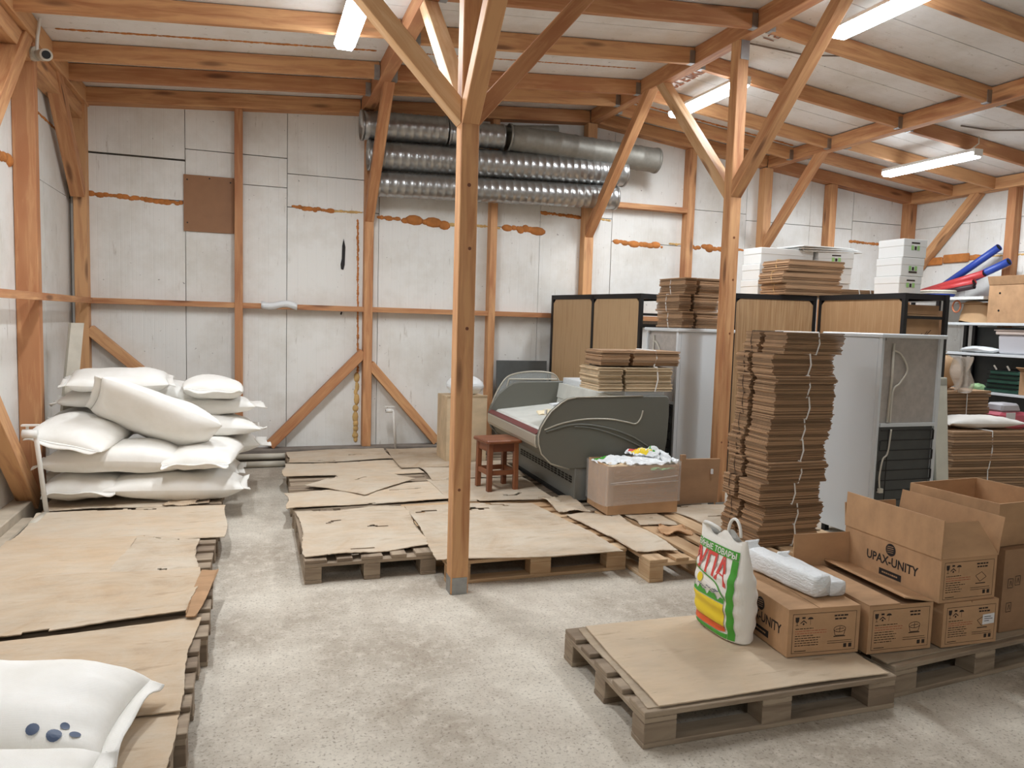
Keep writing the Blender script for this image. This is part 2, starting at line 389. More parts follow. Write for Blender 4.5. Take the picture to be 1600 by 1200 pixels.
# plastic strip hooked over the rail
MB().grid(lambda u, v: V((.08 + .36 * u, 8.275 - .03 * math.sin(math.pi * v), 1.73 - .07 * v - .015 * math.sin(7 * u))), 12, 6).build('plastic_strip', 'plastic_white', wb, smooth=True, solid=.003)

# left wall
wl = structure('wall_left', MB().box((XW0 - .17, YW0, 0), (XW0 - .05, YW1 + .05, zc(XW0) + .1)), 'dark_gap')
for i in range(12):
    y1 = YW1 - i * .98; y0 = y1 - .98
    for a, b in zsplit(.1, zc(XW0), [2.66, 3.2] if i % 2 == 0 else [2.66]):
        MB().box((XW0 - .05, max(y0, YW0) + .003, a + .003), (XW0 + random.uniform(-.004, .004), y1 - .003, b - .003)).build('wall_panel', 'wall_white_side', wl)
foam(wl, (XW0, 6.5, 2.66), (XW0, 5.4, 2.64), .045, 'foam', .5, 41, -X); foam(wl, (XW0, 8.1, 3.2), (XW0, 7.1, 3.2), .012, 'foam', .5, 42, -X)
for y in (6.6, 4.9, 3.2, 1.5): MB().beam((-1.605, y, .18), (-1.605, y, zl(XW0)), .15, .10, up=(0, 1, 0)).build('post', 'timber', wl, bevel=.004)
MB().beam((-1.505, 8.27, 1.68), (-1.505, YW0, 1.68), .05, .055).build('rail', 'timber', wl)
MB().box((XW0, YW0, 3.545), (-1.50, YW1, 3.70)).build('wall_plate', 'timber', wl, bevel=.004)
MB().box((XW0, YW0, 3.40), (-1.54, YW1, 3.54)).build('wall_plate', 'timber', wl, bevel=.004)
for a, b in (((8.25, 2.70), (7.30, 3.60)), ((5.00, 2.15), (6.50, 3.62)), ((5.45, 1.03), (6.40, .14))):
    MB().beam((-1.58, a[0], a[1]), (-1.58, b[0], b[1]), .12, .13).build('brace', 'timber', wl, bevel=.004)

# right wall
wr = structure('wall_right', MB().box((XW1 + .05, YW0, 0), (XW1 + .17, YW1 + .05, zc(XW1) + .1)), 'dark_gap')
for i in range(12):
    y1 = YW1 - i * .98; y0 = y1 - .98
    for a, b in zsplit(.1, zc(XW1), [2.62, 3.05] if i < 3 else [2.62]):
        MB().box((XW1 + random.uniform(-.004, .004), max(y0, YW0) + .003, a + .003), (XW1 + .05, y1 - .003, b - .003)).build('wall_panel', 'wall_white_side', wr)
for a_, b_, c_, d_ in ((8.2, 7.78, 2.53, 2.635), (7.77, 7.38, 2.545, 2.66)): MB().box((XW1 - .03, b_, c_), (XW1, a_, d_)).build('foam_bead', 'foam', wr, bevel=.012)
foam(wr, (XW1, 7.40, 2.60), (XW1, 7.28, 2.60), .035, 'foam', .4, 51, X); foam(wr, (XW1, 7.3, 2.6), (XW1, 5.9, 2.58), .016, 'foam_pale', .4, 52, X)
for y in (6.78, 5.1, 3.4): MB().beam((8.76, y, .1), (8.76, y, 3.40), .12, .11, up=(0, 1, 0)).build('post', 'timber', wr, bevel=.004)
MB().box((8.68, YW0, 3.395), (XW1, YW1, 3.545)).build('wall_plate', 'timber', wr, bevel=.004)
MB().beam((8.75, 8.25, 2.36), (8.75, 7.26, 3.42), .11, .11).build('brace', 'timber', wr, bevel=.004)

# wall behind the camera
wf = structure('wall_front', MB().prism([(XW0 - .2, 0), (XW1 + .2, 0), (XW1 + .2, zc(XW1)), (RX, zc(RX)), (XW0 - .2, zc(XW0))], (0, YW0 - .12, 0), X, Z, Y * .12), 'wall_white')

# roof: panels, rafters, beams
zt = .20
ce = structure('ceiling', MB().prism([(XW0 - .2, zc(XW0 - .2) + .06), (RX, zc(RX) + .06), (XW1 + .2, zc(XW1 + .2) + .06), (XW1 + .2, zc(XW1 + .2) + .16), (RX, zc(RX) + .16), (XW0 - .2, zc(XW0 - .2) + .16)], (0, YW0 - .15, 0), X, Z, Y * (YW1 - YW0 + .35)), 'dark_gap')
ys = [8.5, 7.72, 6.72, 5.72, 4.72, 3.72, 2.72, 1.72, .72, -.28, -1.28, -2.28, -3.3]
for i in range(len(ys) - 1):
    for xa, xb, f in ((XW0 - .1, RX, zl), (RX, XW1 + .1, zr)):
        o = random.uniform(0, .004)
        MB().prism([(xa, f(xa) + .145 + o), (xb, f(xb) + .145 + o), (xb, f(xb) + .21), (xa, f(xa) + .21)], (0, ys[i + 1] + .004, 0), X, Z, Y * (ys[i] - ys[i + 1] - .008)).build('roof_panel', 'ceiling_white', ce)
def foam_c(x0, x1, y, s, m, sd): foam(ce, (x0, y, zc(x0)), (x1, y, zc(x1)), s, m, .5, sd, Z)
foam_c(-1.4, 1.0, 6.72, .016, 'foam', 61); foam_c(1.4, 3.5, 6.72, .010, 'foam', 62); foam_c(4.0, 6.2, 7.72, .02, 'foam', 63)
for x0, x1, yy in ((-1.52, 1.08, (7.57, 7.02, 5.98, 4.95, 3.95, 2.95, 1.95, .95)), (1.2, 3.74, (7.52, 7.07, 6.07, 5.18, 4.15, 3.15, 2.15, 1.15)),
                   (3.86, 6.26, (7.8, 7.16, 6.16, 5.18, 4.20, 3.15, 2.15)), (6.37, 8.70, (7.62, 7.02, 6.17, 5.16, 4.15, 3.15))):
    for y in yy:
        MB().beam((x0, y, zb(x0) + .07), (x1, y, zb(x1) + .07), .05, .14).build('rafter', 'timber', ce, bevel=.003)
        for x, s in ((x0, 1), (x1, -1)):
            if -1 < x < 8.5: MB().box((x, y - .032, zb(x) - .004), (x + s * .05, y + .032, zb(x) + .11)).build('joist_hanger', 'bracket', ce)
for x in (1.14, RX, 6.315): MB().beam((x, YW0, zb(x) + .068), (x, 8.25, zb(x) + .068), .11, .15).build('beam', 'timber', ce, bevel=.004)
# stencilled letters on the ceiling panel
nz = V((.112, 0, 1)).normalized(); ex_ = V((0, -1, 0)); ey_ = V((1, 0, -.112)).normalized()
mb = MB(); put_text(mb, 'СТ ЕЛКЕ', .17, lambda a, b: V((4.02, 7.05, zc(4.02) - .004)) + ex_ * a * .8 + ey_ * b, .03); mb.build('stencil_lettering', 'stencil', ce)
mb = MB(); put_text(mb, '15', .16, lambda a, b: V((4.1, 5.6, zc(4.1) - .004)) + ex_ * a + ey_ * b); mb.build('stencil_lettering', 'stencil', ce)
# cable along the ceiling between the purlins
MB().tube([(4.0, 5.72, zc(4) - .01), (4.6, 5.6, zc(4.6) - .012), (5.0, 5.3, zc(5.0) - .01)], .007, 6).build('cable', 'kerb', ce)
MB().tube([(6.9, 6.0, zc(6.9) - .01), (7.2, 5.9, zc(7.2) - .012), (7.6, 5.5, zc(7.6) - .01)], .008, 6).build('cable', 'kerb', ce)

# kerbs along the wall feet
structure('baseboard_back', MB().box((XW0, 8.24, 0), (XW1, YW1, .17)), 'kerb', bevel=.01)
structure('baseboard_left', MB().box((XW0, YW0, 0), (-1.54, 8.24, .18)).box((-1.54, YW0, 0), (-1.46, 6.0, .12)), 'kerb_pale', bevel=.008)

# free-standing posts with their knee braces
def centre_post(x, y, label, braces, loc_z=0):
    t = root('timber_post', label, 'post', (x, y, 0))
    zt_ = zb(x); MB().beam((x, y, 0), (x, y, zt_ - .005), .105, .105, up=(0, 1, 0)).build('shaft', 'timber', t, bevel=.005)
    for (dx, dy, a, b, m) in braces:
        knee(t, (x + dx * .053, y + dy * .053), (dx, dy, 0), 2.68, a, zb(x + dx * a) - .006 if dx else zt_ - .006, .10, .14, m)
    MB().box((x - .045, y - .056, 0), (x + .045, y - .053, .10)).box((x - .056, y - .045, 0), (x - .053, y + .045, .10)).build('foot_bracket', 'bracket', t)
    MB().box((x - .03, y - .057, zt_ - .16), (x + .05, y - .053, zt_ - .006)).build('top_bracket', 'bracket', t)
    for kx, kz, kr in ((0, 2.35, .011), (.012, 2.0, .010), (.008, 1.55, .010), (-.015, .62, .009)):
        MB().tube([(x + kx, y - .0527, kz), (x + kx, y - .054, kz)], kr, 10).build('knot', 'stool_wood', t)
    return t
centre_post(1.14, 4.165, 'square orange timber post in the centre, standing alone between two pallets', ((-1, 0, .98, 3.70, 'timber_pale'), (1, 0, .98, 3.74, 'timber'), (0, 1, 1.12, 3.745, 'timber_pale'), (0, -1, .98, 3.745, 'timber')))
centre_post(3.80, 5.45, 'square timber post under the ridge, in front of the left white refrigerator', ((0, 1, 1.24, 3.95, 'timber_pale'), (0, -1, 1.25, 3.95, 'timber')))

# ------------------------------------------------------------------ lamps
def lamp(x, y0, y1, label, dz=0, group=None):
    z = zb(x) - dz
    t = root('tube_lamp', label, 'lamp', (x, (y0 + y1) / 2, z))
    MB().prism([(-.06, 0), (.06, 0), (.075, -.035), (-.075, -.035)], (x, y0, z), X, Z, Y * (y1 - y0)).build('housing', 'white_plastic', t)
    MB().prism([(-.074, -.036), (.074, -.036), (.08, -.055), (.055, -.09), (-.055, -.09), (-.08, -.055)], (x, y0 + .015, z), X, Z, Y * (y1 - y0 - .03)).build('diffuser', 'lamp_diffuser', t)
    for sx_ in (-.03, .03):
        ld = bpy.data.lights.new('tube', 'AREA'); ld.shape = 'RECTANGLE'; ld.size = .026; ld.size_y = y1 - y0 - .12; ld.energy = TUBE; ld.color = (.88, .94, 1)
        lo = bpy.data.objects.new('tube', ld); COL.objects.link(lo); lo.parent = t; lo.location = (sx_, 0, -.094)
    for yy in (y0, y1): MB().box((x - .06, yy - .012, z - .075), (x + .06, yy + .012, z - .002)).build('end_cap', 'white_plastic', t)
    MB().tube([(x, y0 + .1, z - .002), (x + .03, y0 + .02, z + .06), (x + .06, y0 + .05, z + .14)], .007, 6).build('power_cable', 'cable', t)
    return t
lamp(.66, 4.82, 6.06, 'white tube lamp on the left roof slope, at the top left of the centre post')
lamp(4.26, 6.02, 7.24, 'white tube lamp half hidden behind the post under the ridge')
lamp(4.22, 3.58, 4.82, 'white tube lamp at the top edge, nearest on the right roof slope')
lamp(7.16, 6.0, 7.2, 'white tube lamp furthest right, near the right wall', .04)
lamp(-.72, 3.55, 4.79, 'added white tube lamp brightening the left row of pallets, unseen above the picture')  # unseen fill lamp, added to lighten the flour pile and left side
lamp(.66, -2.4, -1.16, 'white tube lamp on the left slope by the wall behind the viewer')


# ------------------------------------------------------------------ pallets (length along local X, 1.2 x 0.8 x 0.144)
def make_pallet(mat):
    t = root('wooden_pallet', '', 'pallet'); mk = lambda nm, lo, hi: MB().box(lo, hi).build(nm, mat, t, bevel=.003)
    for y, wd in ((-.335, .13), (-.165, .095), (0, .13), (.165, .095), (.335, .13)):
        j = random.uniform(-.006, .006); mk('top_board', (-.6 + j, y - wd / 2, .122), (.6 + j, y + wd / 2, .144))
    for x in (-.528, 0, .528):
        mk('cross_board', (x - .07, -.4, .100), (x + .07, .4, .122))
        for y in (-.35, 0, .35): mk('block', (x - .07, y - .05, .022), (x + .07, y + .05, .100))
    for y in (-.35, 0, .35): mk('bottom_board', (-.6, y - .05, 0), (.6, y + .05, .022))
    return t
pal = {m: make_pallet(m) for m in ('pallet_wood', 'pallet_new')}; used = set()
def pallet(x, y, rz, label, mat='pallet_wood', group=None):
    o = pal[mat] if mat not in used else copy_tree(pal[mat]); used.add(mat)
    place(o, (x, y, 0), rad(rz), label)
    if group: o['group'] = group
    return o
for x, y, rz, lb in ((-.83, 7.28, 0, 'pallet under the rear sacks of the flour pile'), (-.83, 6.45, 0, 'pallet under the front sacks of the flour pile by the left wall'),
                     (-.82, 5.56, .6, 'floor pallet of the left row, nearest to the flour pile'), (-.83, 4.73, -.5, 'floor pallet of the left row with slat ends showing, second from the flour pile'),
                     (-.80, 3.92, 1, 'floor pallet of the left row beside the empty concrete, third from the flour pile'), (-.82, 3.10, .4, 'floor pallet of the left row just behind the two near sacks'),
                     (-.86, 2.28, -.8, 'floor pallet of the left row under the two near sacks')):
    pallet(x, y, rz, lb, group='pallets in a row along the left wall')
CG = 'pallets carpeting the middle of the floor'
pallet(.69, 5.09, 90, 'dark weathered pallet left of the centre post with six slat ends facing front', group=CG)
pallet(1.71, 4.67, 0, 'pale pallet with its long side facing front, right of the centre post', 'pallet_new', CG)
pallet(1.69, 5.50, 0, 'pallet under cardboard in front of the wooden stool', 'pallet_new', CG)
pallet(.88, 6.12, 0, 'pallet with bare slats at its left edge, behind the dark weathered one', group=CG)
pallet(.90, 6.95, 0, 'pallet under cardboard near the back wall, middle of the left column', group=CG)
pallet(.92, 7.78, 0, 'pallet under cardboard right against the back kerb', group=CG)
pallet(1.90, 6.54, 90, 'pallet under the wooden stool', group=CG)
pallet(2.12, 7.62, 0, 'pallet under the tall beige carton at the back', group=CG)
pallet(2.90, 5.62, 0, 'pallet under the near end of the grey display counter', group=CG)
pallet(2.90, 6.45, 0, 'pallet under the far end of the grey display counter', group=CG)
pallet(2.73, 4.60, 90, 'pale pallet with bare slats and torn cardboard, left of the grocery bag', 'pallet_new', CG)
pallet(3.55, 4.50, 90, 'pallet under the tall stack of tied cardboard', 'pallet_new', CG)
FG = 'pallets at the front right'
pallet(2.00, 2.77, -1.0, 'weathered pallet at the front with the grocery bag standing on it', group=FG)
pallet(3.22, 2.87, 4.5, 'weathered pallet at the right edge under the printed cartons', group=FG)

# ------------------------------------------------------------------ cardboard sheets lying on the pallets
def sheet(label, q, z, mat='floor_board', seed=1, amp=.004, jit=.012, group='cardboard sheets over the pallets', curl=0.0, name='cardboard_sheet', slits=None):
    rnd = random.Random(seed); q = [V((p[0], p[1], 0)) for p in q]; ph = [rnd.uniform(0, 6.28) for _ in range(8)]
    nu = nv = 44
    slits = (3 if mat == 'floor_board' else 1 if mat == 'floor_board_brown' else 0) if slits is None else slits
    en = [[rnd.uniform(-1, 1) for _ in range(nu + 1)] for _ in range(4)]
    c0 = sum(q, V()) / 4; rt = root(name, label, 'cardboard', (c0.x, c0.y, z), group=group)
    def fn(u, v):
        p = q[0] * (1 - u) * (1 - v) + q[1] * u * (1 - v) + q[2] * u * v + q[3] * (1 - u) * v
        i, j = round(u * nu), round(v * nv)
        if v == 0: p.y += jit * (.25 * en[0][i] + math.sin(5 * u + ph[0]))
        if v == 1: p.y += jit * (.25 * en[1][i] + math.sin(5 * u + ph[1]))
        if u == 0: p.x += jit * (.25 * en[2][j] + math.sin(6 * v + ph[2]))
        if u == 1: p.x += jit * (.25 * en[3][j] + math.sin(6 * v + ph[3]))
        h = amp * (1.2 + math.sin(7 * u + ph[4]) * math.sin(4 * v + ph[5]) + .6 * math.sin(13 * v + 3 * u + ph[6]))
        e = max(abs(2 * u - 1), abs(2 * v - 1)); h += curl * max(0, e - .75) ** 2 * 16 * (.5 + .5 * math.sin(9 * (u + v) + ph[7]))
        return V((p.x, p.y, z + max(0, h)))
    mb = MB().grid(fn, nu, nv, rnd=rnd.random()); gone = set()
    for _ in range(slits):
        i, j = rnd.randrange(2, nu - 12), rnd.choice((rnd.randrange(0, 4), rnd.randrange(3, nv - 4), nv - 1))
        for k in range(rnd.randrange(3, 11)):
            gone.add(i + k + j * nu)
            if rnd.random() < .3: j = min(nv - 1, max(0, j + rnd.choice((-1, 1)))); gone.add(i + k + j * nu)
    for at in ('f', 'uv', 'mi', 'r'): setattr(mb, at, [q_ for n_, q_ in enumerate(getattr(mb, at)) if n_ not in gone])
    mb.build('sheet', mat, rt, solid=.005)
    return rt
Z0 = .15
LG = 'cardboard sheets over the left row of pallets'
sheet('dusty cardboard sheet poking out from under the flour sacks', [(-1.40, 5.98), (-.30, 6.0), (-.25, 6.8), (-1.4, 6.8)], Z0, seed=3, amp=.005, jit=.03, group=LG, curl=.012)
sheet('torn scrap of cardboard at the foot of the flour pile, right of its middle', [(-.62, 5.95), (-.42, 5.96), (-.40, 6.10), (-.60, 6.12)], .162, 'floor_board_brown', 4, .006, .02, LG)
sheet('wide dusty cardboard sheet just in front of the flour pile', [(-1.42, 5.08), (-.17, 5.06), (-.19, 5.93), (-1.42, 5.96)], Z0 + .004, seed=5, group=LG)
sheet('dusty cardboard sheet with cracks, beside the slat ends of the left row', [(-.74, 4.36), (-.30, 4.44), (-.33, 5.02), (-.70, 5.17)], .166, seed=6, group=LG)
sheet('brownish cardboard sheet against the left kerb, second row from the flour pile', [(-1.42, 4.32), (-.66, 4.40), (-.66, 5.20), (-1.42, 5.24)], .160, 'floor_board_brown', 7, group=LG)
sheet('large smooth cardboard sheet across the left row, its front edge lifted', [(-1.42, 3.62), (-.29, 3.78), (-.27, 4.44), (-1.42, 4.42)], .168, 'floor_board_brown', 8, group=LG, curl=.01)
sheet('narrow brown cardboard strip along the aisle edge of the left row', [(-.30, 3.70), (-.25, 3.68), (-.18, 4.34), (-.27, 4.36)], .178, 'carton', 9, .002, .004, LG)
sheet('dusty cardboard sheet with a diagonal crease, just behind the two near sacks', [(-1.42, 2.80), (-.26, 2.82), (-.24, 3.70), (-1.42, 3.64)], .158, 'floor_board_brown', 10, group=LG)
sheet('cardboard sheet underneath the two near sacks', [(-1.42, 1.9), (-.27, 1.92), (-.26, 2.86), (-1.42, 2.84)], .152, 'floor_board_brown', 11, group=LG)
SG = 'cardboard sheets over the middle pallets'
sheet('ragged dusty cardboard sheet on the dark weathered pallet', [(.305, 4.53), (1.04, 4.57), (1.13, 5.62), (.30, 5.60)], Z0, seed=12, jit=.018, group=SG, curl=.012)
sheet('big dusty cardboard sheet right of the centre post', [(1.05, 4.255), (2.24, 4.165), (2.12, 5.50), (1.11, 5.62)], .156, seed=13, group=SG)
sheet('dusty cardboard sheet at the left front of the middle pallets', [(.25, 5.70), (1.50, 5.76), (1.50, 6.42), (.25, 6.22)], .158, seed=14, jit=.016, group=SG)
sheet('loose cardboard sheet lying askew with a pointed front corner', [(.86, 5.98), (1.36, 6.50), (.98, 7.02), (.42, 6.42)], .172, seed=15, group=SG)
sheet('dusty cardboard sheet spreading over the third row of middle pallets', [(.26, 6.86), (1.52, 6.80), (1.52, 7.48), (.28, 7.44)], .158, seed=16, jit=.016, group=SG)
sheet('dusty cardboard sheet nearest the back kerb', [(.33, 7.48), (1.36, 7.50), (1.34, 8.15), (.34, 8.10)], .165, seed=17, group=SG)
sheet('brown cardboard sheet with dark edges at the back, left of the beige carton', [(1.33, 6.98), (2.0, 6.98), (2.05, 8.0), (1.36, 8.05)], .176, 'floor_board_brown', 18, .003, .006, SG)
sheet('dusty cardboard sheet under the feet of the wooden stool', [(1.50, 5.66), (2.34, 5.56), (2.36, 6.50), (1.46, 6.50)], .160, seed=19, group=SG)
sheet('dusty cardboard sheet between the wooden stool and the beige carton', [(1.52, 6.42), (2.40, 6.44), (2.44, 7.2), (1.52, 7.1)], .168, seed=20, group=SG)
sheet('crumpled cardboard strip along the foot of the grey display counter', [(2.22, 5.14), (2.44, 5.10), (2.46, 5.56), (2.20, 5.60)], .164, seed=21, amp=.010, jit=.02, group=SG)
sheet('long pale cardboard sheet running to the pallet with bare slats', [(2.30, 4.12), (2.58, 4.10), (2.62, 5.02), (2.24, 5.10)], .157, 'floor_board', 22, group=SG, curl=.01)
sheet('small brown piece of cardboard in front of the film-wrapped box', [(2.66, 4.72), (2.92, 4.66), (2.94, 5.0), (2.68, 5.0)], .155, 'floor_board_brown', 23, group=SG)
sheet('curled scrap of cardboard on the bare slats', [(2.70, 4.46), (2.90, 4.42), (2.93, 4.60), (2.74, 4.62)], .150, 'carton', 24, .012, .02, SG)
sheet('dusty cardboard sheet left of the tall cardboard stack', [(3.14, 4.44), (3.90, 4.30), (3.92, 5.12), (3.12, 5.14)], .150, seed=25, group=SG)
sheet('clean brown cardboard sheet under the grocery bag', [(1.46, 2.40), (2.56, 2.37), (2.60, 3.13), (1.50, 3.15)], .156, 'front_board', 26, .0015, .004, FG + ', cardboard on top')
sheet('lower cardboard sheet peeping out at the left edge under the grocery bag', [(1.42, 2.41), (2.0, 2.40), (2.0, 3.14), (1.47, 3.16)], .1475, 'front_board', 27, .001, .006, FG + ', cardboard on top')
sheet('cardboard sheet under the printed cartons at the right edge', [(2.64, 2.45), (3.78, 2.55), (3.76, 3.22), (2.62, 3.18)], .150, 'front_board', 28, .001, .005, FG + ', cardboard on top')

# ------------------------------------------------------------------ sacks
def sack(label, c, L, Wd, H, rz=0, pitch=0, roll=0, seed=1, sag=.03, name='flour_sack', group='white flour sacks', ear=(1, 1), mat='sack', plump=.44, marks=(), wrk=1.0):
    rnd = random.Random(seed); ph = [rnd.uniform(0, 6.28) for _ in range(10)]
    rt = root(name, label, 'sack', (c[0], c[1], c[2]), group=group)
    Rm = Matrix.Rotation(rad(rz), 4, 'Z') @ Matrix.Rotation(rad(pitch), 4, 'Y') @ Matrix.Rotation(rad(roll), 4, 'X')
    T = Matrix.Translation(V(c)) @ Rm
    def shp(x, y, side):
        tx = max(0, 1 - abs(x) ** 3.0); ty = max(0, 1 - abs(y) ** 2.4)
        z = (tx * ty) ** plump * (H / 2)
        px = L / 2 * x * (1 - .05 * (1 - y * y)); py = Wd / 2 * y * (1 - .10 * (1 - abs(x) ** 2) * 0 - .07 * (abs(x) ** 6))
        z *= 1 + .10 * math.sin(3 * x + ph[0]) + .08 * math.sin(4 * y + 2 * x + ph[1])
        wr = wrk * .006 * math.sin(11 * y + ph[2] + 2 * math.sin(3 * x)) * abs(x) ** 2 + .004 * math.sin(9 * x + 5 * y + ph[3])
        z = z * side + wr * (1 if side > 0 else -1) * (1 - max(abs(x), abs(y)) ** 8)
        z += sag * (math.sin(1.6 * x + ph[4]) * .6 - .4 * x * x)
        return T @ V((px, py, z))
    nu, nv = 22, 16
    cs = lambda t: math.sin((t * 2 - 1) * math.pi / 2)
    mb = MB(); mb.grid(lambda u, v: shp(cs(u), cs(v), 1), nu, nv, rnd=.5); mb.grid(lambda u, v: shp(cs(1 - u), cs(v), -1), nu, nv, rnd=.5)
    b = mb.build('body', mat, rt, smooth=True)
    for mx, my, mr, sd_ in marks:
        MB().grid(lambda u, v: shp(mx + mr * .6 * v * math.cos(2 * math.pi * u), my + mr * v * math.sin(2 * math.pi * u), sd_) + T.to_3x3() @ V((0, 0, .003 * sd_)), 14, 2, True).build('blue_mark', 'print_blue', rt)
    for e, on in ((-1, ear[0]), (1, ear[1])):
        if not on: continue
        def ef(u, v, e=e):
            p = shp(e, cs(u) * .97, 1); d = T.to_3x3() @ V((e * .05 * v * on, 0, (.016 * math.sin(6 * u + ph[5]) - .008) * v + .010 * math.sin(17 * u + ph[6]) * v)); return p + d
        MB().grid(ef, 18, 3).build('seam_flap', mat, rt, smooth=True, solid=.006)
        MB().tube([ef(k / 18, .35) + V((0, 0, .003)) for k in range(19)], .0025, 5).build('stitching', 'twine_white', rt)
    return rt
z1, z2, z3, z4, z5 = .265, .465, .66, .845, 1.0
sack('bottom left flour sack of the pile, its seam end facing front', (-1.19, 6.50, z1), .88, .52, .20, 90, 0, 0, 101)
sack('bottom right flour sack of the pile, lying lengthways', (-.56, 6.30, z1 + .002), .98, .50, .21, 1, 0, 0, 102)
sack('flour sack lying lengthways in the bottom layer at the rear', (-.58, 6.86, z1), .95, .50, .20, -1, 0, 0, 103)
sack('second layer flour sack lying lengthways with a tied corner at its left end', (-.96, 6.30, z2 + .01), .98, .48, .235, 0, 0, 0, 104)
sack('second layer flour sack at the right with its open seam facing front', (-.36, 6.46, z2), .90, .52, .19, 84, 0, 0, 105)
sack('flour sack with ragged tied corners at the right rear of the pile', (-.42, 6.98, z2), .92, .50, .20, 4, 0, 0, 106, ear=(1, 2))
sack('third layer flour sack tilted at the left edge, its seam facing front', (-1.20, 6.42, z3 + .01), .85, .54, .19, 80, -6, 12, 107)
sack('third layer flour sack at the right, partly covered by two others', (-.42, 6.78, z3 - .02), .92, .48, .18, 8, 0, 0, 108)
sack('flour sack in the dark gap at the left rear of the pile', (-1.12, 6.98, z3 + .02), .9, .5, .2, 5, 0, 0, 109)
sack('big flour sack leaning diagonally across the middle of the pile', (-.71, 6.36, .775), .90, .60, .27, 4, 24, -34, 110, ear=(1, 0), sag=.01)
sack('slim flour sack in the fourth layer with a pinched left tip, below the topmost one', (-1.05, 6.86, z4 + .02), .82, .48, .17, 4, 0, 0, 111)
sack('fourth layer flour sack at the right with a frayed knot', (-.40, 6.88, z4 - .04), .80, .46, .17, 6, 0, 0, 112, ear=(1, 2))
sack('flour sack at the back behind the leaning one, its knot drooping right', (-.80, 7.02, z4 + .08), .80, .50, .20, -4, 4, 0, 113)
sack('top right flour sack of the pile with a curved seam facing front', (-.32, 6.86, z5 - .03), .70, .48, .19, 92, 0, 4, 114)
sack('topmost flour sack of the whole pile, at the left', (-1.02, 6.74, z5 + .045), .72, .50, .19, 6, 0, 6, 115)
sack('near flour sack with blue marks at the lower left of the picture', (-.86, 2.80, .275), .94, .50, .24, -12, 3, 4, 116, wrk=3.2, group='two near sacks', ear=(1, 1), marks=((.58, -.80, .07, 1), (.72, -.84, .08, 1), (.84, -.78, .06, 1), (.76, -.68, .05, 1)))
sack('nearest white sack at the bottom left corner, its tip pointing right', (-.90, 2.27, .255), .94, .42, .19, 4, 0, 0, 117, group='two near sacks', ear=(1, 1))

# ------------------------------------------------------------------ tied bundles of flattened cartons
def make_bundle(W_, D, H, n=17, notch='-X', npos=.62, nw=.05, nd=.13, ss=(('-Y', .55, 'twine_white'),), seed=1, mat='bundle_board', jit=.010):
    rnd = random.Random(seed); t = root('cardboard_bundle', '', 'cardboard')
    mb = MB(); th = H / n; ox = oy = 0; hx, hy = W_ / 2, D / 2
    for i in range(n):
        ox = .8 * ox + rnd.uniform(-jit, jit); oy = .8 * oy + rnd.uniform(-jit, jit)
        if notch == '-X':
            y0 = -hy + npos * D - nw / 2; y1 = y0 + nw
            poly = [(-hx, -hy), (hx, -hy), (hx, hy), (-hx, hy), (-hx, y1), (-hx + nd, y1), (-hx + nd, y0), (-hx, y0)]
        elif notch == '-Y':
            x0 = -hx + npos * W_ - nw / 2; x1 = x0 + nw
            poly = [(-hx, -hy), (x0, -hy), (x0, -hy + nd), (x1, -hy + nd), (x1, -hy), (hx, -hy), (hx, hy), (-hx, hy)]
        else: poly = [(-hx, -hy), (hx, -hy), (hx, hy), (-hx, hy)]
        poly = [(p[0] + rnd.uniform(-.002, .002), p[1] + rnd.uniform(-.002, .002)) for p in poly]
        mb.prism(poly, (ox, oy, i * th), X, Y, Z * th * .82)
    mb.build('sheets', mat, t, kind='stuff', local=True)
    e = .006
    for face, pos, m in ss:
        if face == '-Y':
            x = -hx + pos * W_; a = [(x - .01, -hy - e, 0), (x + .012, -hy - e, H * .5), (x, -hy - e, H + .002), (x, hy + e, H + .002), (x, hy + e, 0)]
        else:
            y = -hy + pos * D; a = [(-hx - e, y - .01, 0), (-hx - e, y + .01, H * .5), (-hx - e, y, H + .002), (hx + e, y, H + .002), (hx + e, y, 0)]
        MB().tube(a, .0055 if 'white' in m else .0035, 6, closed=True).build('string', m, t, local=True)
    return t
def bundles(proto, spots, group):
    for i, (x, y, z, rz, lb) in enumerate(spots):
        o = proto if i == 0 else copy_tree(proto)
        place(o, (x, y, z), rad(rz), lb); o['group'] = group
TS = 'bundles of the tall cardboard stack'
ords = ['lowest', 'second', 'third', 'fourth', 'fifth', 'sixth', 'seventh', 'eighth', 'ninth', 'topmost']
sp = []
dxs = [.02, .035, 0, .03, .045, .06, .07, .065, .075, .12]
for i in range(10):
    sp.append((3.40 + dxs[i], 4.255 + .008 * math.sin(i * 1.7), .150 + i * .1432, random.uniform(-2, 2) - 1, ('%s tied bundle in the tall cardboard stack beside the right refrigerator' % ords[i]) if i in (0, 9) else '%s tied bundle from the bottom of the tall cardboard stack' % ords[i]))
for k in range(4): bundles(make_bundle(.475, .42, .142, (18, 16, 19, 17)[k], '-X', (.60, .58, .61, .59)[k], .05, .14, (('-Y', .55, 'twine_white'), ('-X', .80, 'twine_dark')), 5 + 40 * k), sp[k::4], TS)
bundles(make_bundle(.40, .42, .148, 15, '-Y', .34, .035, .12, (('-X', .55, 'twine_white'),), 8),
        [(3.80, 6.03, 1.585, 1, 'lowest tied bundle on top of the left refrigerator'), (3.785, 6.04, 1.735, -2, 'middle tied bundle on top of the left refrigerator'), (3.81, 6.03, 1.885, 2, 'topmost tied bundle on top of the left refrigerator')], 'bundles on the left refrigerator')
bundles(make_bundle(.66, .40, .195, 20, '-Y', .34, .03, .12, (('-Y', .78, 'twine_white'),), 9, 'carton_pale'),
        [(2.98, 5.66, 1.055, -2, 'lower pale bundle of flat cartons on the grey display counter')], 'bundles on the display counter')
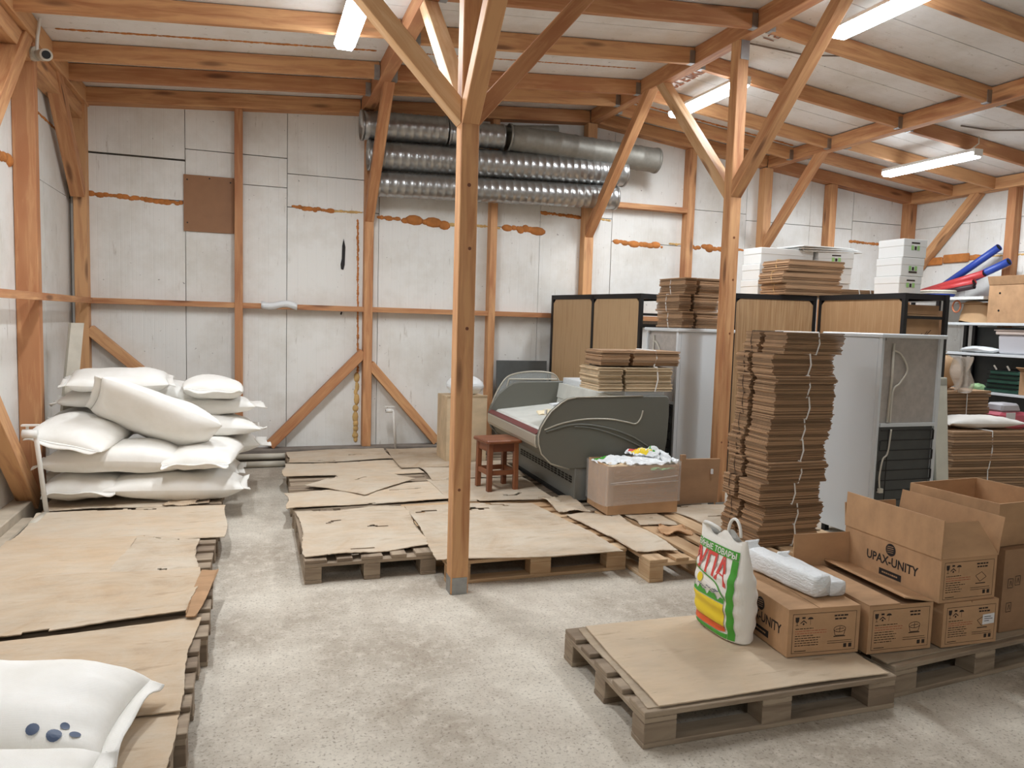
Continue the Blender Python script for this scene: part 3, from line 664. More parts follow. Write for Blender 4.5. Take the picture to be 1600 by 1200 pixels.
bundles(make_bundle(.70, .36, .125, 13, '-Y', .38, .04, .12, (('-Y', .70, 'twine_white'),), 10),
        [(3.03, 5.68, 1.262, -3, 'upper brown bundle of flat cartons on the grey display counter')], 'bundles on the display counter')

# ------------------------------------------------------------------ things on the walls
t = root('cover_board', 'square brown hardboard cover screwed to the back wall, left of a stud', 'board', (-.42, 8.38, 2.42))
MB().box((-.665, 8.375, 2.415), (-.185, 8.393, 2.98)).build('board', 'hardboard', t, bevel=.002)
MB().tube([(-.40, 8.3745, 2.71), (-.40, 8.372, 2.71)], .15, 40).build('round_mark', 'hardboard', t)
for x, z in ((-.63, 2.50), (-.63, 2.93), (-.22, 2.93), (-.42, 2.955)): MB().tube([(x, 8.376, z), (x, 8.371, z)], .008, 8).build('screw', 'ink', t)
t = root('security_camera', 'small white bullet camera under the roof on the left wall post', 'camera', (-1.5, 6.5, 3.45))
MB().tube([(-1.53, 6.54, 3.45), (-1.50, 6.52, 3.45)], .05, 16).build('mount', 'pipe_pale', t)
MB().tube([(-1.50, 6.52, 3.45), (-1.45, 6.46, 3.435)], .025, 10).build('arm', 'pipe_pale', t)
MB().tube([(-1.46, 6.50, 3.44), (-1.40, 6.34, 3.40)], .042, 16).build('body', 'pipe_pale', t)
MB().tube([(-1.402, 6.342, 3.401), (-1.396, 6.328, 3.398)], .028, 14).build('lens', 'black_rubber', t)
MB().tube([(-1.50, 6.52, 3.47), (-1.49, 6.5, 3.56), (-1.47, 6.5, 3.70)], .012, 6).build('cable_duct', 'white_plastic', t)

def duct(label, p0, p1, r, rib=.085, mat='galvanized', open_end=0, hooks=True):
    p0, p1 = V(p0), V(p1); t = root('ventilation_duct', label, 'duct', tuple((p0 + p1) / 2), group='spiral ducts on the back wall')
    d = p1 - p0; L = d.length; n = int(L / rib); pts, rs = [], []
    for i in range(n):
        for f, k in ((0, 0), (.70, 0), (.80, 1), (.90, 1)):
            pts.append(p0 + d * ((i + f) / n)); rs.append(r + .0045 * k)
    pts.append(p1); rs.append(r)
    MB().tube(pts, rs, 28, caps=False).build('pipe', mat, t, smooth=True, solid=.004)
    e = d.normalized()
    for q, s in ((p0, 1), (p1, -1)): MB().tube([q + e * .02 * s, q - e * .004 * s], r + .004, 28, caps=False).build('rim', mat, t, smooth=True, solid=.01)
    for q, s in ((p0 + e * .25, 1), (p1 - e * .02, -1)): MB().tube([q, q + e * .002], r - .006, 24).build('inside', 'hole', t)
    return t
duct('long shiny spiral duct, lowest of the ducts on the back wall', (1.18, 8.09, 3.00), (4.02, 8.09, 3.08), .128)
duct('long shiny spiral duct, middle of the ducts on the back wall', (1.14, 8.09, 3.29), (4.12, 8.09, 3.37), .145)
duct('short shiny spiral duct at the left end of the top row', (1.06, 8.08, 3.585), (1.96, 8.08, 3.62), .142)
duct('short shiny spiral duct in the top row, behind the centre post', (1.98, 8.06, 3.60), (2.60, 8.06, 3.62), .125)
duct('dull grey duct with wide ribs at the right of the top row', (2.66, 8.04, 3.62), (4.52, 8.04, 3.545), .135, .19, 'galvanized_dull')
t = root('thin_pipe', 'thin grey pipe lying on top of the ducts', 'duct', (2.95, 8.12, 3.76)); MB().tube([(2.55, 8.14, 3.715), (3.28, 8.12, 3.79)], .045, 16).build('pipe', 'galvanized_dull', t, smooth=True)

for nm, pts, lb in (('water_pipe', ((-1.375, 5.965, .14), (-1.43, 5.965, .70), (-1.432, 5.965, .72), (-1.48, 5.96, .72)), 'white plastic pipe with a valve standing at the left kerb before the flour pile'),
                    ('water_pipe', ((1.49, 8.15, .15), (1.46, 8.16, .57), (1.46, 8.16, .58), (1.40, 8.16, .58)), 'thin white plastic pipe standing at the back kerb between two braces')):
    x, y, z = pts[0]; s = 1 if x < 0 else .75
    t = root(nm, lb, 'pipe', (x, y, 0)); MB().tube(pts, .016 * s, 10).build('pipe', 'white_plastic', t, smooth=True)
    q = V(pts[-1]); MB().tube([q + X * .06 * s, q - X * .03 * s], .032 * s, 12).build('valve_body', 'white_plastic', t, smooth=True)
    MB().tube([q - X * .03 * s, q - X * .033 * s], .014 * s, 10).build('opening', 'hole', t)
    MB().tube([q + Z * .03 * s, q + Z * .055 * s], .010, 8).box(q + V((-.035, -.02, .055 * s)), q + V((.07, .02, .066 * s))).build('handle', 'white_plastic', t)
    MB().tube([(x, y, 0), (x, y, .15)], .03 * s, 12).build('foot', 'pipe_pale', t, smooth=True)
    if x < 0: MB().tube([(-1.385, 5.965, .13), (-1.40, 5.70, .13)], .035, 12).build('elbow', 'pipe_pale', t, smooth=True); MB().tube([(-1.40, 5.702, .13), (-1.40, 5.694, .13)], .02, 10).build('opening', 'hole', t)
for z, y, lb in ((.035, 8.13, 'pale pipe lying on the floor along the back kerb'), (.105, 8.19, 'upper pale pipe running along the back kerb')):
    o = MB().tube([(-.22, y, z), (.42, y, z)], .032, 10).build('floor_pipe', 'pipe_pale', None, smooth=True); tag(o, lb, 'pipe')
o = MB().prism([(-.055, 0), (.055, 0), (.055, 1.05), (-.055, 1.05)], (-1.46, 6.98, .46), V((.75, .65, 0)).normalized(), V((.05, .26, 1)).normalized(), V((-.5, .6, 0)) * .05).build('leaning_plank', 'board_grey', None); tag(o, 'pale grey plank leaning in the corner behind the flour pile', 'plank')
o = MB().prism([(0, 0), (.62, 0), (.62, .98), (0, .98)], (2.66, 8.16, .165), X, V((0, .06, 1)).normalized(), Y * .02).build('dark_panel', 'dark_panel', None); tag(o, 'dark grey panel leaning on the back wall behind the display counter', 'panel')

# ------------------------------------------------------------------ wooden stool
sx, sy, sz = 1.985, 6.05, .165
t = root('wooden_stool', 'small worn brown wooden stool standing on the cardboard by the display counter', 'stool', (sx, sy, sz), rad(6))
def L(x, y, z): return (x, y, z)
MB().prism([(-.165, -.15), (-.15, -.165), (.15, -.165), (.165, -.15), (.165, .15), (.15, .165), (-.15, .165), (-.165, .15)], (0, 0, .405), X, Y, Z * .03).build('seat', 'stool_wood', t, bevel=.008, local=True)
for a in (-1, 1):
    for b in (-1, 1):
        MB().prism([(-.021, -.021), (.021, -.021), (.021, .021), (-.021, .021)], (a * .122, b * .122, 0), X, Y, V((-a * .004, -b * .004, .405))).build('leg', 'stool_wood', t, bevel=.004, local=True)
for a in (-1, 1):
    MB().box((-.105, a * .122 - .010, .335), (.105, a * .122 + .010, .405)).build('apron', 'stool_wood', t, local=True)
    MB().box((a * .122 - .010, -.105, .335), (a * .122 + .010, .105, .405)).build('apron', 'stool_wood', t, local=True)
    MB().box((-.105, a * .122 - .010, .135), (.105, a * .122 + .010, .175)).build('stretcher', 'stool_wood', t, local=True)
    MB().box((a * .122 - .010, -.105, .135), (a * .122 + .010, .105, .175)).build('stretcher', 'stool_wood', t, local=True)

# ------------------------------------------------------------------ refrigerated display counter (local x = depth from nose, y = along)
dcx, dcy, dcz = 2.125, 5.45, .165
t = root('display_counter', 'dark grey refrigerated display counter with a curved side and a bordeaux bumper stripe', 'counter', (dcx, dcy, 0), rad(-1.6))
LEN = 1.50
pr = [(.0, .70), (.005, .64), (.03, .56), (.11, .48), (.27, .43), (.62, .43), (1.10, .43), (1.12, .52), (1.14, .64), (1.15, .86), (1.145, 1.00), (1.12, 1.02), (.90, 1.02), (.60, 1.015), (.31, 1.01), (.24, .995), (.185, .965), (.10, .895), (.055, .83), (.02, .77)]
for y0 in (0, LEN - .05):
    MB().prism(pr, (0, y0, 0), X, Z, Y * .05).build('side_panel', 'case_grey', t, bevel=.008, local=True)
rim = pr[-8:] + pr[:5]
MB().tube([(p[0], -.002, p[1]) for p in rim], .006, 8).build('edge_trim', 'case_trim', t, smooth=True, local=True)
def groove(pts, r, m='case_grey'):
    MB().tube([(p[0], -.001, p[1]) for p in pts], r, 8).build('moulded_rib', m, t, smooth=True, local=True)
def arc(pts, n=24):
    out = []
    P = [pts[0]] + list(pts) + [pts[-1]]
    for i in range(1, len(P) - 2):
        for k in range(n // (len(P) - 3)):
            q = k / (n // (len(P) - 3)); a = [P[i - 1], P[i], P[i + 1], P[i + 2]]
            out.append(tuple(.5 * (2 * a[1][j] + (a[2][j] - a[0][j]) * q + (2 * a[0][j] - 5 * a[1][j] + 4 * a[2][j] - a[3][j]) * q * q + (3 * a[1][j] - a[0][j] - 3 * a[2][j] + a[3][j]) * q ** 3) for j in (0, 1)))
    return out + [tuple(pts[-1])]
groove(arc([(.05, .75), (.19, .80), (.38, .832), (.60, .832), (.76, .805), (.84, .79), (.885, .83), (.905, .90)], 42), .007, 'case_trim')
groove(arc([(.06, .735), (.30, .79), (.56, .765), (.80, .69), (.96, .60)], 32), .009)
groove(arc([(.30, .775), (.48, .755), (.74, .67), (.97, .56)], 27), .008)
# bumper, body, skirt
MB().prism([(.0, .60), (-.012, .63), (-.012, .705), (.02, .715), (.05, .70), (.05, .60)], (0, .05, 0), X, Z, Y * (LEN - .1)).build('bumper', 'case_trim', t, bevel=.006, local=True)
MB().prism([(-.008, .712), (.02, .735), (.045, .735), (.045, .715), (.01, .712)], (0, .05, 0), X, Z, Y * (LEN - .1)).build('bumper_stripe', 'bordeaux', t, local=True)
MB().prism([(.03, .60), (.08, .52), (.25, .45), (.33, .43), (.33, .60)], (0, .05, 0), X, Z, Y * (LEN - .1)).build('belly', 'case_grey', t, local=True)
MB().box((.33, .01, .165), (1.06, LEN - .01, .44)).build('skirt', 'case_skirt', t, bevel=.006, local=True)
MB().box((.30, .012, .15), (.40, LEN - .012, .175)).build('plinth', 'black_rubber', t, local=True)
MB().box((.322, .002, .20), (.335, .012, .43)).build('corner_strip', 'case_skirt', t, local=True)
for i in range(16):
    y = .08 + i * .085
    for k in range(3): MB().box((.326, y, .300 + k * .020), (.334, y + .06, .313 + k * .020)).build('vent_slot', 'black_rubber', t, local=True)
MB().prism([(.05, .70), (.09, .74), (.70, .80), (.72, .90), (.70, .86), (.72, 1.0), (.80, 1.0), (.80, .60), (.05, .60)], (0, .05, 0), X, Z, Y * (LEN - .1)).build('deck', 'deck_grey', t, local=True)
MB().box((.76, .05, .98), (1.12, LEN - .05, 1.055)).build('worktop', 'fridge_white', t, bevel=.006, local=True)
MB().prism([(.14, .93), (.74, .985), (.74, 1.0), (.14, .945)], (0, .06, 0), X, Z, Y * .10).build('front_shelf', 'fridge_white', t, local=True)
gl = arc([(.03, .76), (.07, .88), (.16, 1.03), (.26, 1.085), (.45, 1.11), (.66, 1.09), (.74, 1.00)], 36)
MB().prism(gl + [(.74, .80), (.1, .74)], (0, LEN - .03, 0), X, Z, Y * .006).build('side_glass', 'clear_glass', t, local=True)
MB().tube([(p[0], LEN - .027, p[1]) for p in gl], .008, 8).build('glass_edge', 'case_trim', t, smooth=True, local=True)
MB().tube([(.20, LEN - .035, 1.035), (.70, LEN - .035, 1.035)], .007, 6).tube([(.20, LEN - .035, 1.035), (.13, LEN - .035, .76)], .006, 6).build('glass_holder', 'case_trim', t, local=True)
MB().tube([(.10, .12, .86), (.10, .12, .90)], .012, 8).build('hinge_stub', 'white_plastic', t, local=True)
o = MB().grid(lambda u, v: V((2.29 + .30 * u * (1 - .4 * v), 5.66 + .28 * v + .05 * math.sin(5 * u), .815 + .03 * u + .025 * abs(math.sin(7 * u + 4 * v)))), 16, 10).build('rag', 'cloth_cream', None, smooth=True, solid=.006); tag(o, 'crumpled cream rag lying in the display counter', 'cloth')

# tall beige carton behind the stool
def carton(name, label, o, ex, w_, d, h, rz_axis=None, mat='carton', flaps=(), lid=False, cat='box', group=None, inside=True, back=None, th=.006):
    """o front-left-bottom corner, ex front edge direction; flaps: list of (side, length, angle from vertical outward, taper)"""
    o = V(o); ex = V(ex).normalized(); ey = V((-ex.y, ex.x, 0)); t = root(name, label, cat, tuple(o), group=group)
    P = lambda a, b, c: o + ex * a + ey * b + Z * c
    A = (ex, ey, Z)
    def slab(nm, lo, hi, m): MB().obox(P(*[(lo[i] + hi[i]) / 2 for i in range(3)]), A, [abs(hi[i] - lo[i]) / 2 for i in range(3)], rnd=.5).build(nm, m, t)
    slab('front_wall', (0, 0, 0), (w_, th, h), mat); slab('back_wall', (0, d - th, 0), (w_, d, h), mat)
    slab('left_wall', (0, th, 0), (th, d - th, h), mat); slab('right_wall', (w_ - th, th, 0), (w_, d - th, h), mat); slab('bottom', (th, th, 0), (w_ - th, d - th, th), mat)
    if lid:
        g = lid if isinstance(lid, float) else .5
        slab('lid_flap', (0, 0, h), (w_ * g - .003, d, h + th), mat); slab('lid_flap', (w_ * g + .003, 0, h), (w_, d, h + th), mat)
    for side, ln, ang, tp in flaps:
        a0, a1, nrm = {'f': ((0, 0), (w_, 0), (0, -1)), 'b': ((w_, d), (0, d), (0, 1)), 'l': ((0, d), (0, 0), (-1, 0)), 'r': ((w_, 0), (w_, d), (1, 0))}[side]
        p0, p1 = P(a0[0], a0[1], h), P(a1[0], a1[1], h); n_ = ex * nrm[0] + ey * nrm[1]
        dr = Z * math.cos(rad(ang)) + n_ * math.sin(rad(ang)); e = (p1 - p0); Lg = e.length; e.normalize()
        nn = e.cross(dr).normalized() * th
        MB().prism([(0, 0), (Lg, 0), (Lg - tp, ln), (tp, ln)], p0, e, dr, nn, rnd=.55).build('flap', mat, t)
    return t, P
carton('tall_carton', 'tall beige carton standing against the back, behind the centre post', (1.83, 7.22, .165), (1, .03, 0), .42, .36, .66, mat='carton_pale', flaps=(('f', .02, 20, 0),), lid=True)
o = MB().grid(lambda u, v: V((2.06 + .20 * math.cos(2 * math.pi * u) * math.sin(math.pi * v), 7.40 + .14 * math.sin(2 * math.pi * u) * math.sin(math.pi * v), .93 - .09 * math.cos(math.pi * v) + .015 * math.sin(9 * u * 2 * math.pi / 3))), 18, 10, True).build('plastic_bag', 'plastic_white', None, smooth=True); tag(o, 'crumpled white plastic bag on top of the tall beige carton', 'bag')

# film-wrapped box with grocery sacks
t, P = carton('wrapped_box', 'low brown box wrapped in clear film in front of the display counter', (2.52, 4.985, .165), (1, -.045, 0), .585, .40, .37, mat='carton')
fm = MB()
fo = [(-.012, -.012), (.597, -.012), (.603, .412), (-.012, .412)]
def film_pt(u, v):
    k = u * 4; i = int(k) % 4; f = k - int(k); a, b = fo[i], fo[(i + 1) % 4]; bl = .006 * math.sin(26 * v + 9 * u) * math.sin(math.pi * f) + .010 * math.sin(math.pi * f)
    x, y = a[0] + (b[0] - a[0]) * f, a[1] + (b[1] - a[1]) * f; cx, cy = .29, .2; s = 1 + bl * 1.5
    return P(cx + (x - cx) * s, cy + (y - cy) * s, .07 + .02 * math.sin(6 * u) + v * (.31))
fm.grid(film_pt, 40, 14, True).build('film_wrap', 'plastic_film', t, smooth=True)
for z0, z1 in ((.245, .29), (.235, .25)): MB().tube([P(.01, -.018, z0), P(.3, -.026, (z0 + z1) / 2), P(.57, -.018, z1)], .0035, 6).build('film_fold', 'plastic_film', t, smooth=True)
def lump(label, c, r, mat, seed, name='grocery_sack', flat=.55, amp=.16):
    rnd = random.Random(seed); ph = [rnd.uniform(0, 6.3) for _ in range(6)]; c = V(c)
    def fn(u, v):
        a, b = 2 * math.pi * u, math.pi * v
        k = 1 + amp * math.sin(3 * a + ph[0] + 2 * b) + amp * .7 * math.sin(5 * a + ph[1]) * math.sin(4 * b + ph[2]) + amp * .4 * math.sin(9 * b + 7 * a + ph[3])
        return c + V((r[0] * k * math.cos(a) * math.sin(b), r[1] * k * math.sin(a) * math.sin(b), r[2] * k * math.cos(b)))
    o = MB().grid(fn, 30, 18, True).build(name, mat, None, smooth=True); tag(o, label, 'bag', 'empty grocery sacks in the wrapped box'); return o
def crumple(label, c, sx_, sy_, h, mat, seed, rz=0, name='grocery_sack', strips=()):
    rnd = random.Random(seed); c = V(c); wv = [(rnd.uniform(6, 26), rnd.uniform(6, 26), rnd.uniform(0, 6.3), rnd.uniform(.3, 1)) for _ in range(7)]
    ca, sa = math.cos(rad(rz)), math.sin(rad(rz))
    def fn(u, v, off=0.0):
        x, y = (u - .5) * sx_, (v - .5) * sy_
        k = sum(a[3] * (1 - 2 * abs(math.sin(a[0] * u * .5 + a[1] * v * .5 + a[2]))) for a in wv) / 3.2
        e = max(abs(2 * u - 1), abs(2 * v - 1))
        z = h * (.45 + .55 * k) * (1 - .5 * e ** 3) + off
        x += .03 * math.sin(9 * v + wv[0][2]) * sx_; y += .05 * math.sin(8 * u + wv[1][2]) * sy_
        return c + V((x * ca - y * sa, x * sa + y * ca, z))
    rt = root(name, label, 'bag', tuple(c), group='empty grocery sacks in the wrapped box')
    MB().grid(fn, 44, 34).build('woven_sheet', mat, rt, smooth=True, solid=.003)
    for nm, m, u0, u1, v0, v1 in strips: MB().grid(lambda u, v: fn(u0 + (u1 - u0) * u, v0 + (v1 - v0) * v, .003), 20, 12).build(nm, m, rt, smooth=True)
    return rt
crumple('crumpled white grocery sack with a green strip at the left in the wrapped box', (2.70, 5.22, .525), .34, .26, .07, 'plastic_white', 1, 12, strips=(('green_strip', 'print_green', .05, .6, .72, .95),))
crumple('crumpled pale plastic lining at the left front of the film-wrapped box', (2.66, 5.08, .515), .24, .16, .045, 'carton_pale', 6)
crumple('crumpled white grocery sack in the middle of the film-wrapped box', (2.86, 5.12, .53), .32, .24, .08, 'plastic_white', 2, -8)
crumple('grocery sack with a yellow and red print at the right rear of the wrapped box', (2.98, 5.24, .57), .28, .20, .10, 'plastic_white', 3, 5, strips=(('yellow_print', 'print_yellow', .05, .62, .15, .75), ('red_print', 'print_red', .05, .5, .76, .92), ('green_strip', 'print_green', .64, .72, .1, .9)))
crumple('white grocery sack end drooping over the right rim of the wrapped box', (3.06, 5.10, .54), .12, .20, .10, 'plastic_white', 4, 20)
crumple('pale green handle of a grocery sack hanging over the front rim of the wrapped box', (2.97, 4.985, .50), .20, .06, .05, 'green_pale', 7)

# upright cardboard standing between wrapped box and tall stack
t = root('upright_cardboard', 'flat brown carton standing upright between the wrapped box and the tall stack', 'cardboard', (3.4, 5.2, .16))
MB().prism([(0, 0), (.40, 0), (.42, .36), (.10, .365), (.10, .40), (.06, .40), (.06, .34), (.02, .33)], (3.22, 5.19, .16), V((1, -.02, 0)), V((.0, .04, 1)), Y * .03).build('folded_carton', 'carton_dark', t)
MB().box((3.55, 5.175, .40), (3.565, 5.19, .44)).build('white_tag', 'label_white', t)

# ------------------------------------------------------------------ racks with wood panels
def rack(label, A, B, depth, ztop, panels, side=1, shelves=(.3, .62, .94, 1.26, 1.58), front=True):
    """A->B is the panelled long side (top corners), depth grows to the right of A->B times side"""
    A, B = V(A), V(B); e = (B - A); Ln = e.length; e.normalize(); n = V((e.y, -e.x, 0)) * side
    t = root('storage_rack', label, 'rack', (A.x, A.y, 0), group='black framed racks with wood panels'); fr = .035
    P = lambda a, b, c: A * 1 + e * a + n * b + Z * (c - A.z)
    ax = (e, n, Z)
    def bar(nm, lo, hi, m='black_metal'): MB().obox(P(*[(lo[i] + hi[i]) / 2 for i in range(3)]), ax, [abs(hi[i] - lo[i]) / 2 for i in range(3)]).build(nm, m, t)
    for a in [i * Ln / panels for i in range(panels + 1)]:
        for b in (0, depth - fr): bar('upright', (a - fr / 2, b, 0), (a + fr / 2, b + fr, ztop))
    for b in (0, depth - fr): bar('top_rail', (0, b, ztop - .05), (Ln, b + fr, ztop))
    for a in (0, Ln - fr): bar('cross_rail', (a, .035, ztop - .05), (a + fr, depth - fr, ztop)); bar('cross_rail', (a, .035, ztop - .22), (a + fr, depth - fr, ztop - .195))
    bar('top_deck', (.02, .02, ztop - .03), (Ln - .02, depth - .02, ztop - .012), 'oak_panel')
    for i in range(panels):
        a0, a1 = i * Ln / panels + fr / 2, (i + 1) * Ln / panels - fr / 2
        c = .045; pts = [(.05, a0), (.05, a1), (ztop - .05 - c, a1), (ztop - .05, a1 - c), (ztop - .05, a0 + c), (ztop - .05 - c, a0)]
        MB().prism(pts, P(0, .008, 0), Z, e, n * .018).build('wood_panel', 'oak_panel', t)
        MB().prism([(a0, .05), (a1, .05), (a1, ztop - .05), (a0, ztop - .05)], P(0, .026, 0), e, Z, n * .006).build('panel_frame', 'black_metal', t)
    for z in shelves: bar('shelf', (.02, .03, z), (Ln - .01, depth - .01, z + .025), 'oak_panel'); bar('shelf_edge', (Ln - .012, .0, z - .006), (Ln, depth, z + .03))
    return t, P
rack('long black framed rack with two wood panels behind the display counter', (3.31, 8.18, 1.905), (3.665, 6.72, 1.905), .62, 1.915, 2, side=-1)
rack('black framed rack facing front with a wide wood panel, right of the ridge post', (4.50, 6.32, 1.94), (5.345, 6.17, 1.94), .95, 1.94, 1, side=-1)
rack('black framed rack at the right with an open shelf end beside its wood panel', (5.36, 6.12, 1.94), (5.34, 5.08, 1.94), .50, 1.945, 1, side=-1, shelves=(.45, .95, 1.40))

# ------------------------------------------------------------------ refrigerators seen from behind
def fridge(label, o, ex, w_, d, h, flip=False):
    o = V(o); ex = V(ex).normalized(); ey = V((-ex.y, ex.x, 0)); t = root('refrigerator', label, 'refrigerator', tuple(o), group='white refrigerators turned backwards')
    P = lambda a, b, c: o + ex * a + ey * b + Z * c; ax = (ex, ey, Z)
    def bx(nm, lo, hi, m, bev=0): return MB().obox(P(*[(lo[i] + hi[i]) / 2 for i in range(3)]), ax, [abs(hi[i] - lo[i]) / 2 for i in range(3)]).build(nm, m, t, bevel=bev)
    bx('cabinet', (0, .03, .06), (w_, d, h - .03), 'fridge_white', .006); bx('top', (-.02, -.02, h - .03), (w_ + .02, d + .02, h), 'fridge_white', .006)
    bx('edge_strip', (0, 0, .06), (.022, .03, h - .03), 'fridge_white'); bx('edge_strip', (w_ - .03, 0, .06), (w_, .03, h - .03), 'fridge_white')
    bx('back_plate', (.022, .02, h * .58), (w_ - .03, .03, h - .03), 'zinc_back'); bx('ledge', (.03, -.005, h * .57), (w_ - .02, .03, h * .585), 'fridge_white')
    bx('compressor_recess', (.03, .02, .05), (w_ - .03, .031, h * .57), 'dark_panel')
    for q in (.05, w_ - .05): bx('foot', (q - .02, .05, 0), (q + .02, .09, .06), 'black_rubber'); bx('foot', (q - .02, d - .09, 0), (q + .02, d - .05, .06), 'black_rubber')
    pts = []; n = 10
    for i in range(n):
        z = h * .555 - i * h * .047; a, b = (.03, w_ - .045)
        if i % 2: a, b = b, a
        pts += [P(a, -.012, z), P(a + (b - a) * .03, -.012, z), P(b - (b - a) * .03, -.012, z), P(b, -.012, z - .006), P(b, -.012, z - h * .04)]
    MB().tube(pts, .0045, 6).build('condenser_coil', 'ink_black', t, smooth=True)
    for q in (.10, w_ - .06): MB().tube([P(q, -.016, h * .56), P(q, -.016, .10)], .0035, 6).build('coil_rod', 'ink_black', t)
    MB().tube([P(.12, .010, h - .07), P(.12, .008, h * .80), P(.105, .008, h * .59)], .009, 8).build('white_tube', 'cable', t, smooth=True)
    cp = arc([(.11, h - .12), (.19, h - .15), (.26, h - .26), (.20, h - .36), (.14, h - .42), (.13, h * .59)], 40)
    MB().tube([P(p[0], .008, p[1]) for p in cp], .007, 8).build('power_cord', 'cable', t, smooth=True)
    cp = arc([(.12, h * .56), (.10, h * .45), (.06, h * .42), (.04, h * .34), (.05, h * .28)], 32)
    MB().tube([P(p[0] + (-.0), -.02, p[1]) for p in cp], .006, 8).build('power_cord', 'cable', t, smooth=True)
    bx('plug', (.035, -.035, h * .265), (.07, -.01, h * .285), 'cable')
    bx('hinge', (.03, -.01, h - .05), (.06, .0, h - .03), 'zinc_back')
    return t
fridge('white refrigerator turned backwards at the right, its coil and cord in full view', (4.31, 4.26, 0), (1, .0, 0), .585, .57, 1.59)
fridge('white refrigerator turned sideways behind the ridge post, under tied bundles', (3.54, 6.33, 0), (0, -1, 0), .56, .56, 1.58)

# ------------------------------------------------------------------ printed cartons at the front right
def end_print(F, w_, h, par, seed, drawing='bowl', sticker=False):
    """F(a, c, off) maps face coordinates to the world, off = lift off the face"""
    rnd = random.Random(seed); ink, red = MB(), MB()
    def r(m, a0, c0, a1, c1): m.add([F(a0, c0, .0008), F(a1, c0, .0008), F(a1, c1, .0008), F(a0, c1, .0008)], [(0, 1, 2, 3)])
    x0, x1, y0, y1 = w_ * .06, w_ * .95, h * .07, h * .92; q = .0018
    for a in ((x0, y0, x1, y0 + q), (x0, y1 - q, x1, y1), (x0, y0, x0 + q, y1), (x1 - q, y0, x1, y1)): r(ink, *a)
    # fragile glass, keep-from-sun, umbrella
    gx = x0 + w_ * .06; gy = y1 - h * .25
    ink.add([F(gx - .010, gy + .038, .0008), F(gx + .010, gy + .038, .0008), F(gx + .008, gy + .018, .0008), F(gx, gy + .012, .0008), F(gx - .008, gy + .018, .0008)], [(0, 4, 3, 2, 1)])
    r(ink, gx - .001, gy, gx + .001, gy + .013); r(ink, gx - .007, gy, gx + .007, gy + .002)
    gx += .032
    for s_ in (-1, 1): ink.add([F(gx, gy + .024, .0008), F(gx + s_ * .016, gy + .012, .0008), F(gx + s_ * .016, gy + .007, .0008), F(gx, gy + .018, .0008)], [(0, 1, 2, 3)])
    ink.add([F(gx + .005 * math.cos(k), gy + .006 + .005 * math.sin(k), .0008) for k in [i * math.pi / 4 for i in range(8)]], [tuple(range(8))])
    r(ink, gx - .008, gy + .030, gx + .008, gy + .038)
    gx += .034
    ink.add([F(gx + .014 * math.cos(k), gy + .026 + .010 * math.sin(k), .0008) for k in [i * math.pi / 8 for i in range(9)]], [tuple(range(9))]); r(ink, gx - .0008, gy, gx + .0008, gy + .028)
    # small print in rows
    y = y1 - h * .33; k = 0
    while y > y0 + h * .13:
        ln = w_ * rnd.uniform(.24, .36); a = x0 + w_ * .04
        m = red if k in (1, 2) else ink
        if k in (1, 2): ln = w_ * .44
        while ln > 0:
            wl_ = min(ln, rnd.uniform(.008, .024)); r(m, a, y, a + wl_ - .003, y + .0032); a += wl_; ln -= wl_
        y -= h * .052; k += 1
    r(ink, x0 + w_ * .04, y0 + .008, x0 + w_ * .2, y0 + .011)
    cx = x0 + w_ * .66
    for yy, ln in ((y1 - h * .10, .17), (y1 - h * .17, .15)):
        a = cx - ln * w_ / 2
        while a < cx + ln * w_ / 2: b = a + rnd.uniform(.010, .02); r(ink, a, yy, b, yy + .007); a = b + .003
    if drawing == 'bowl':
        e = [(cx + .030 * math.cos(t_), y1 - h * .38 + .014 * math.sin(t_)) for t_ in [i * math.pi / 10 for i in range(20)]]
        pts = [(cx - .030, y1 - h * .38), (cx - .022, y1 - h * .52), (cx + .022, y1 - h * .52), (cx + .030, y1 - h * .38)]
        for pl_ in (e + [e[0]], pts, [(cx - .022, y1 - h * .39), (cx + .022, y1 - h * .37)], [(cx, y1 - h * .33), (cx, y1 - h * .45)]):
            for p, q_ in zip(pl_, pl_[1:]): line(ink, F, p, q_)
    else:
        e = [(cx - .032, y1 - h * .36), (cx + .004, y1 - h * .28), (cx + .034, y1 - h * .40), (cx - .004, y1 - h * .50), (cx - .032, y1 - h * .36)]
        for p, q_ in zip(e, e[1:]): line(ink, F, p, q_)
    r(ink, cx - .03, y0 + h * .30, cx + .03, y0 + h * .32); r(ink, cx - .06, y0 + h * .21, x1 - .02, y0 + h * .22); r(ink, cx - .06, y0 + h * .165, x1 - .015, y0 + h * .175)
    r(ink, x1 - .060, y0 + .012, x1 - .044, y0 + .030); r(ink, x1 - .034, y0 + .012, x1 - .018, y0 + .030)
    ink.build('printed_panel', 'ink', par, kind='stuff'); red.build('red_print', 'ink_red', par, kind='stuff')
    if sticker:
        m = MB(); m.add([F(x1 - .075, y1 - h * .48, .0012), F(x1 - .005, y1 - h * .46, .0012), F(x1 - .005, y1 - h * .22, .0012), F(x1 - .075, y1 - h * .24, .0012)], [(0, 1, 2, 3)]); m.build('paper_sticker', 'label_white', par)
        m = MB()
        for i, ln in enumerate((.04, .05, .03)): m.add([F(x1 - .066, y1 - h * (.30 + .05 * i), .0016), F(x1 - .066 + ln, y1 - h * (.30 + .05 * i), .0016), F(x1 - .066 + ln, y1 - h * (.285 + .05 * i), .0016), F(x1 - .066, y1 - h * (.285 + .05 * i), .0016)], [(0, 1, 2, 3)])
        m.build('sticker_print', 'ink', par, kind='stuff')
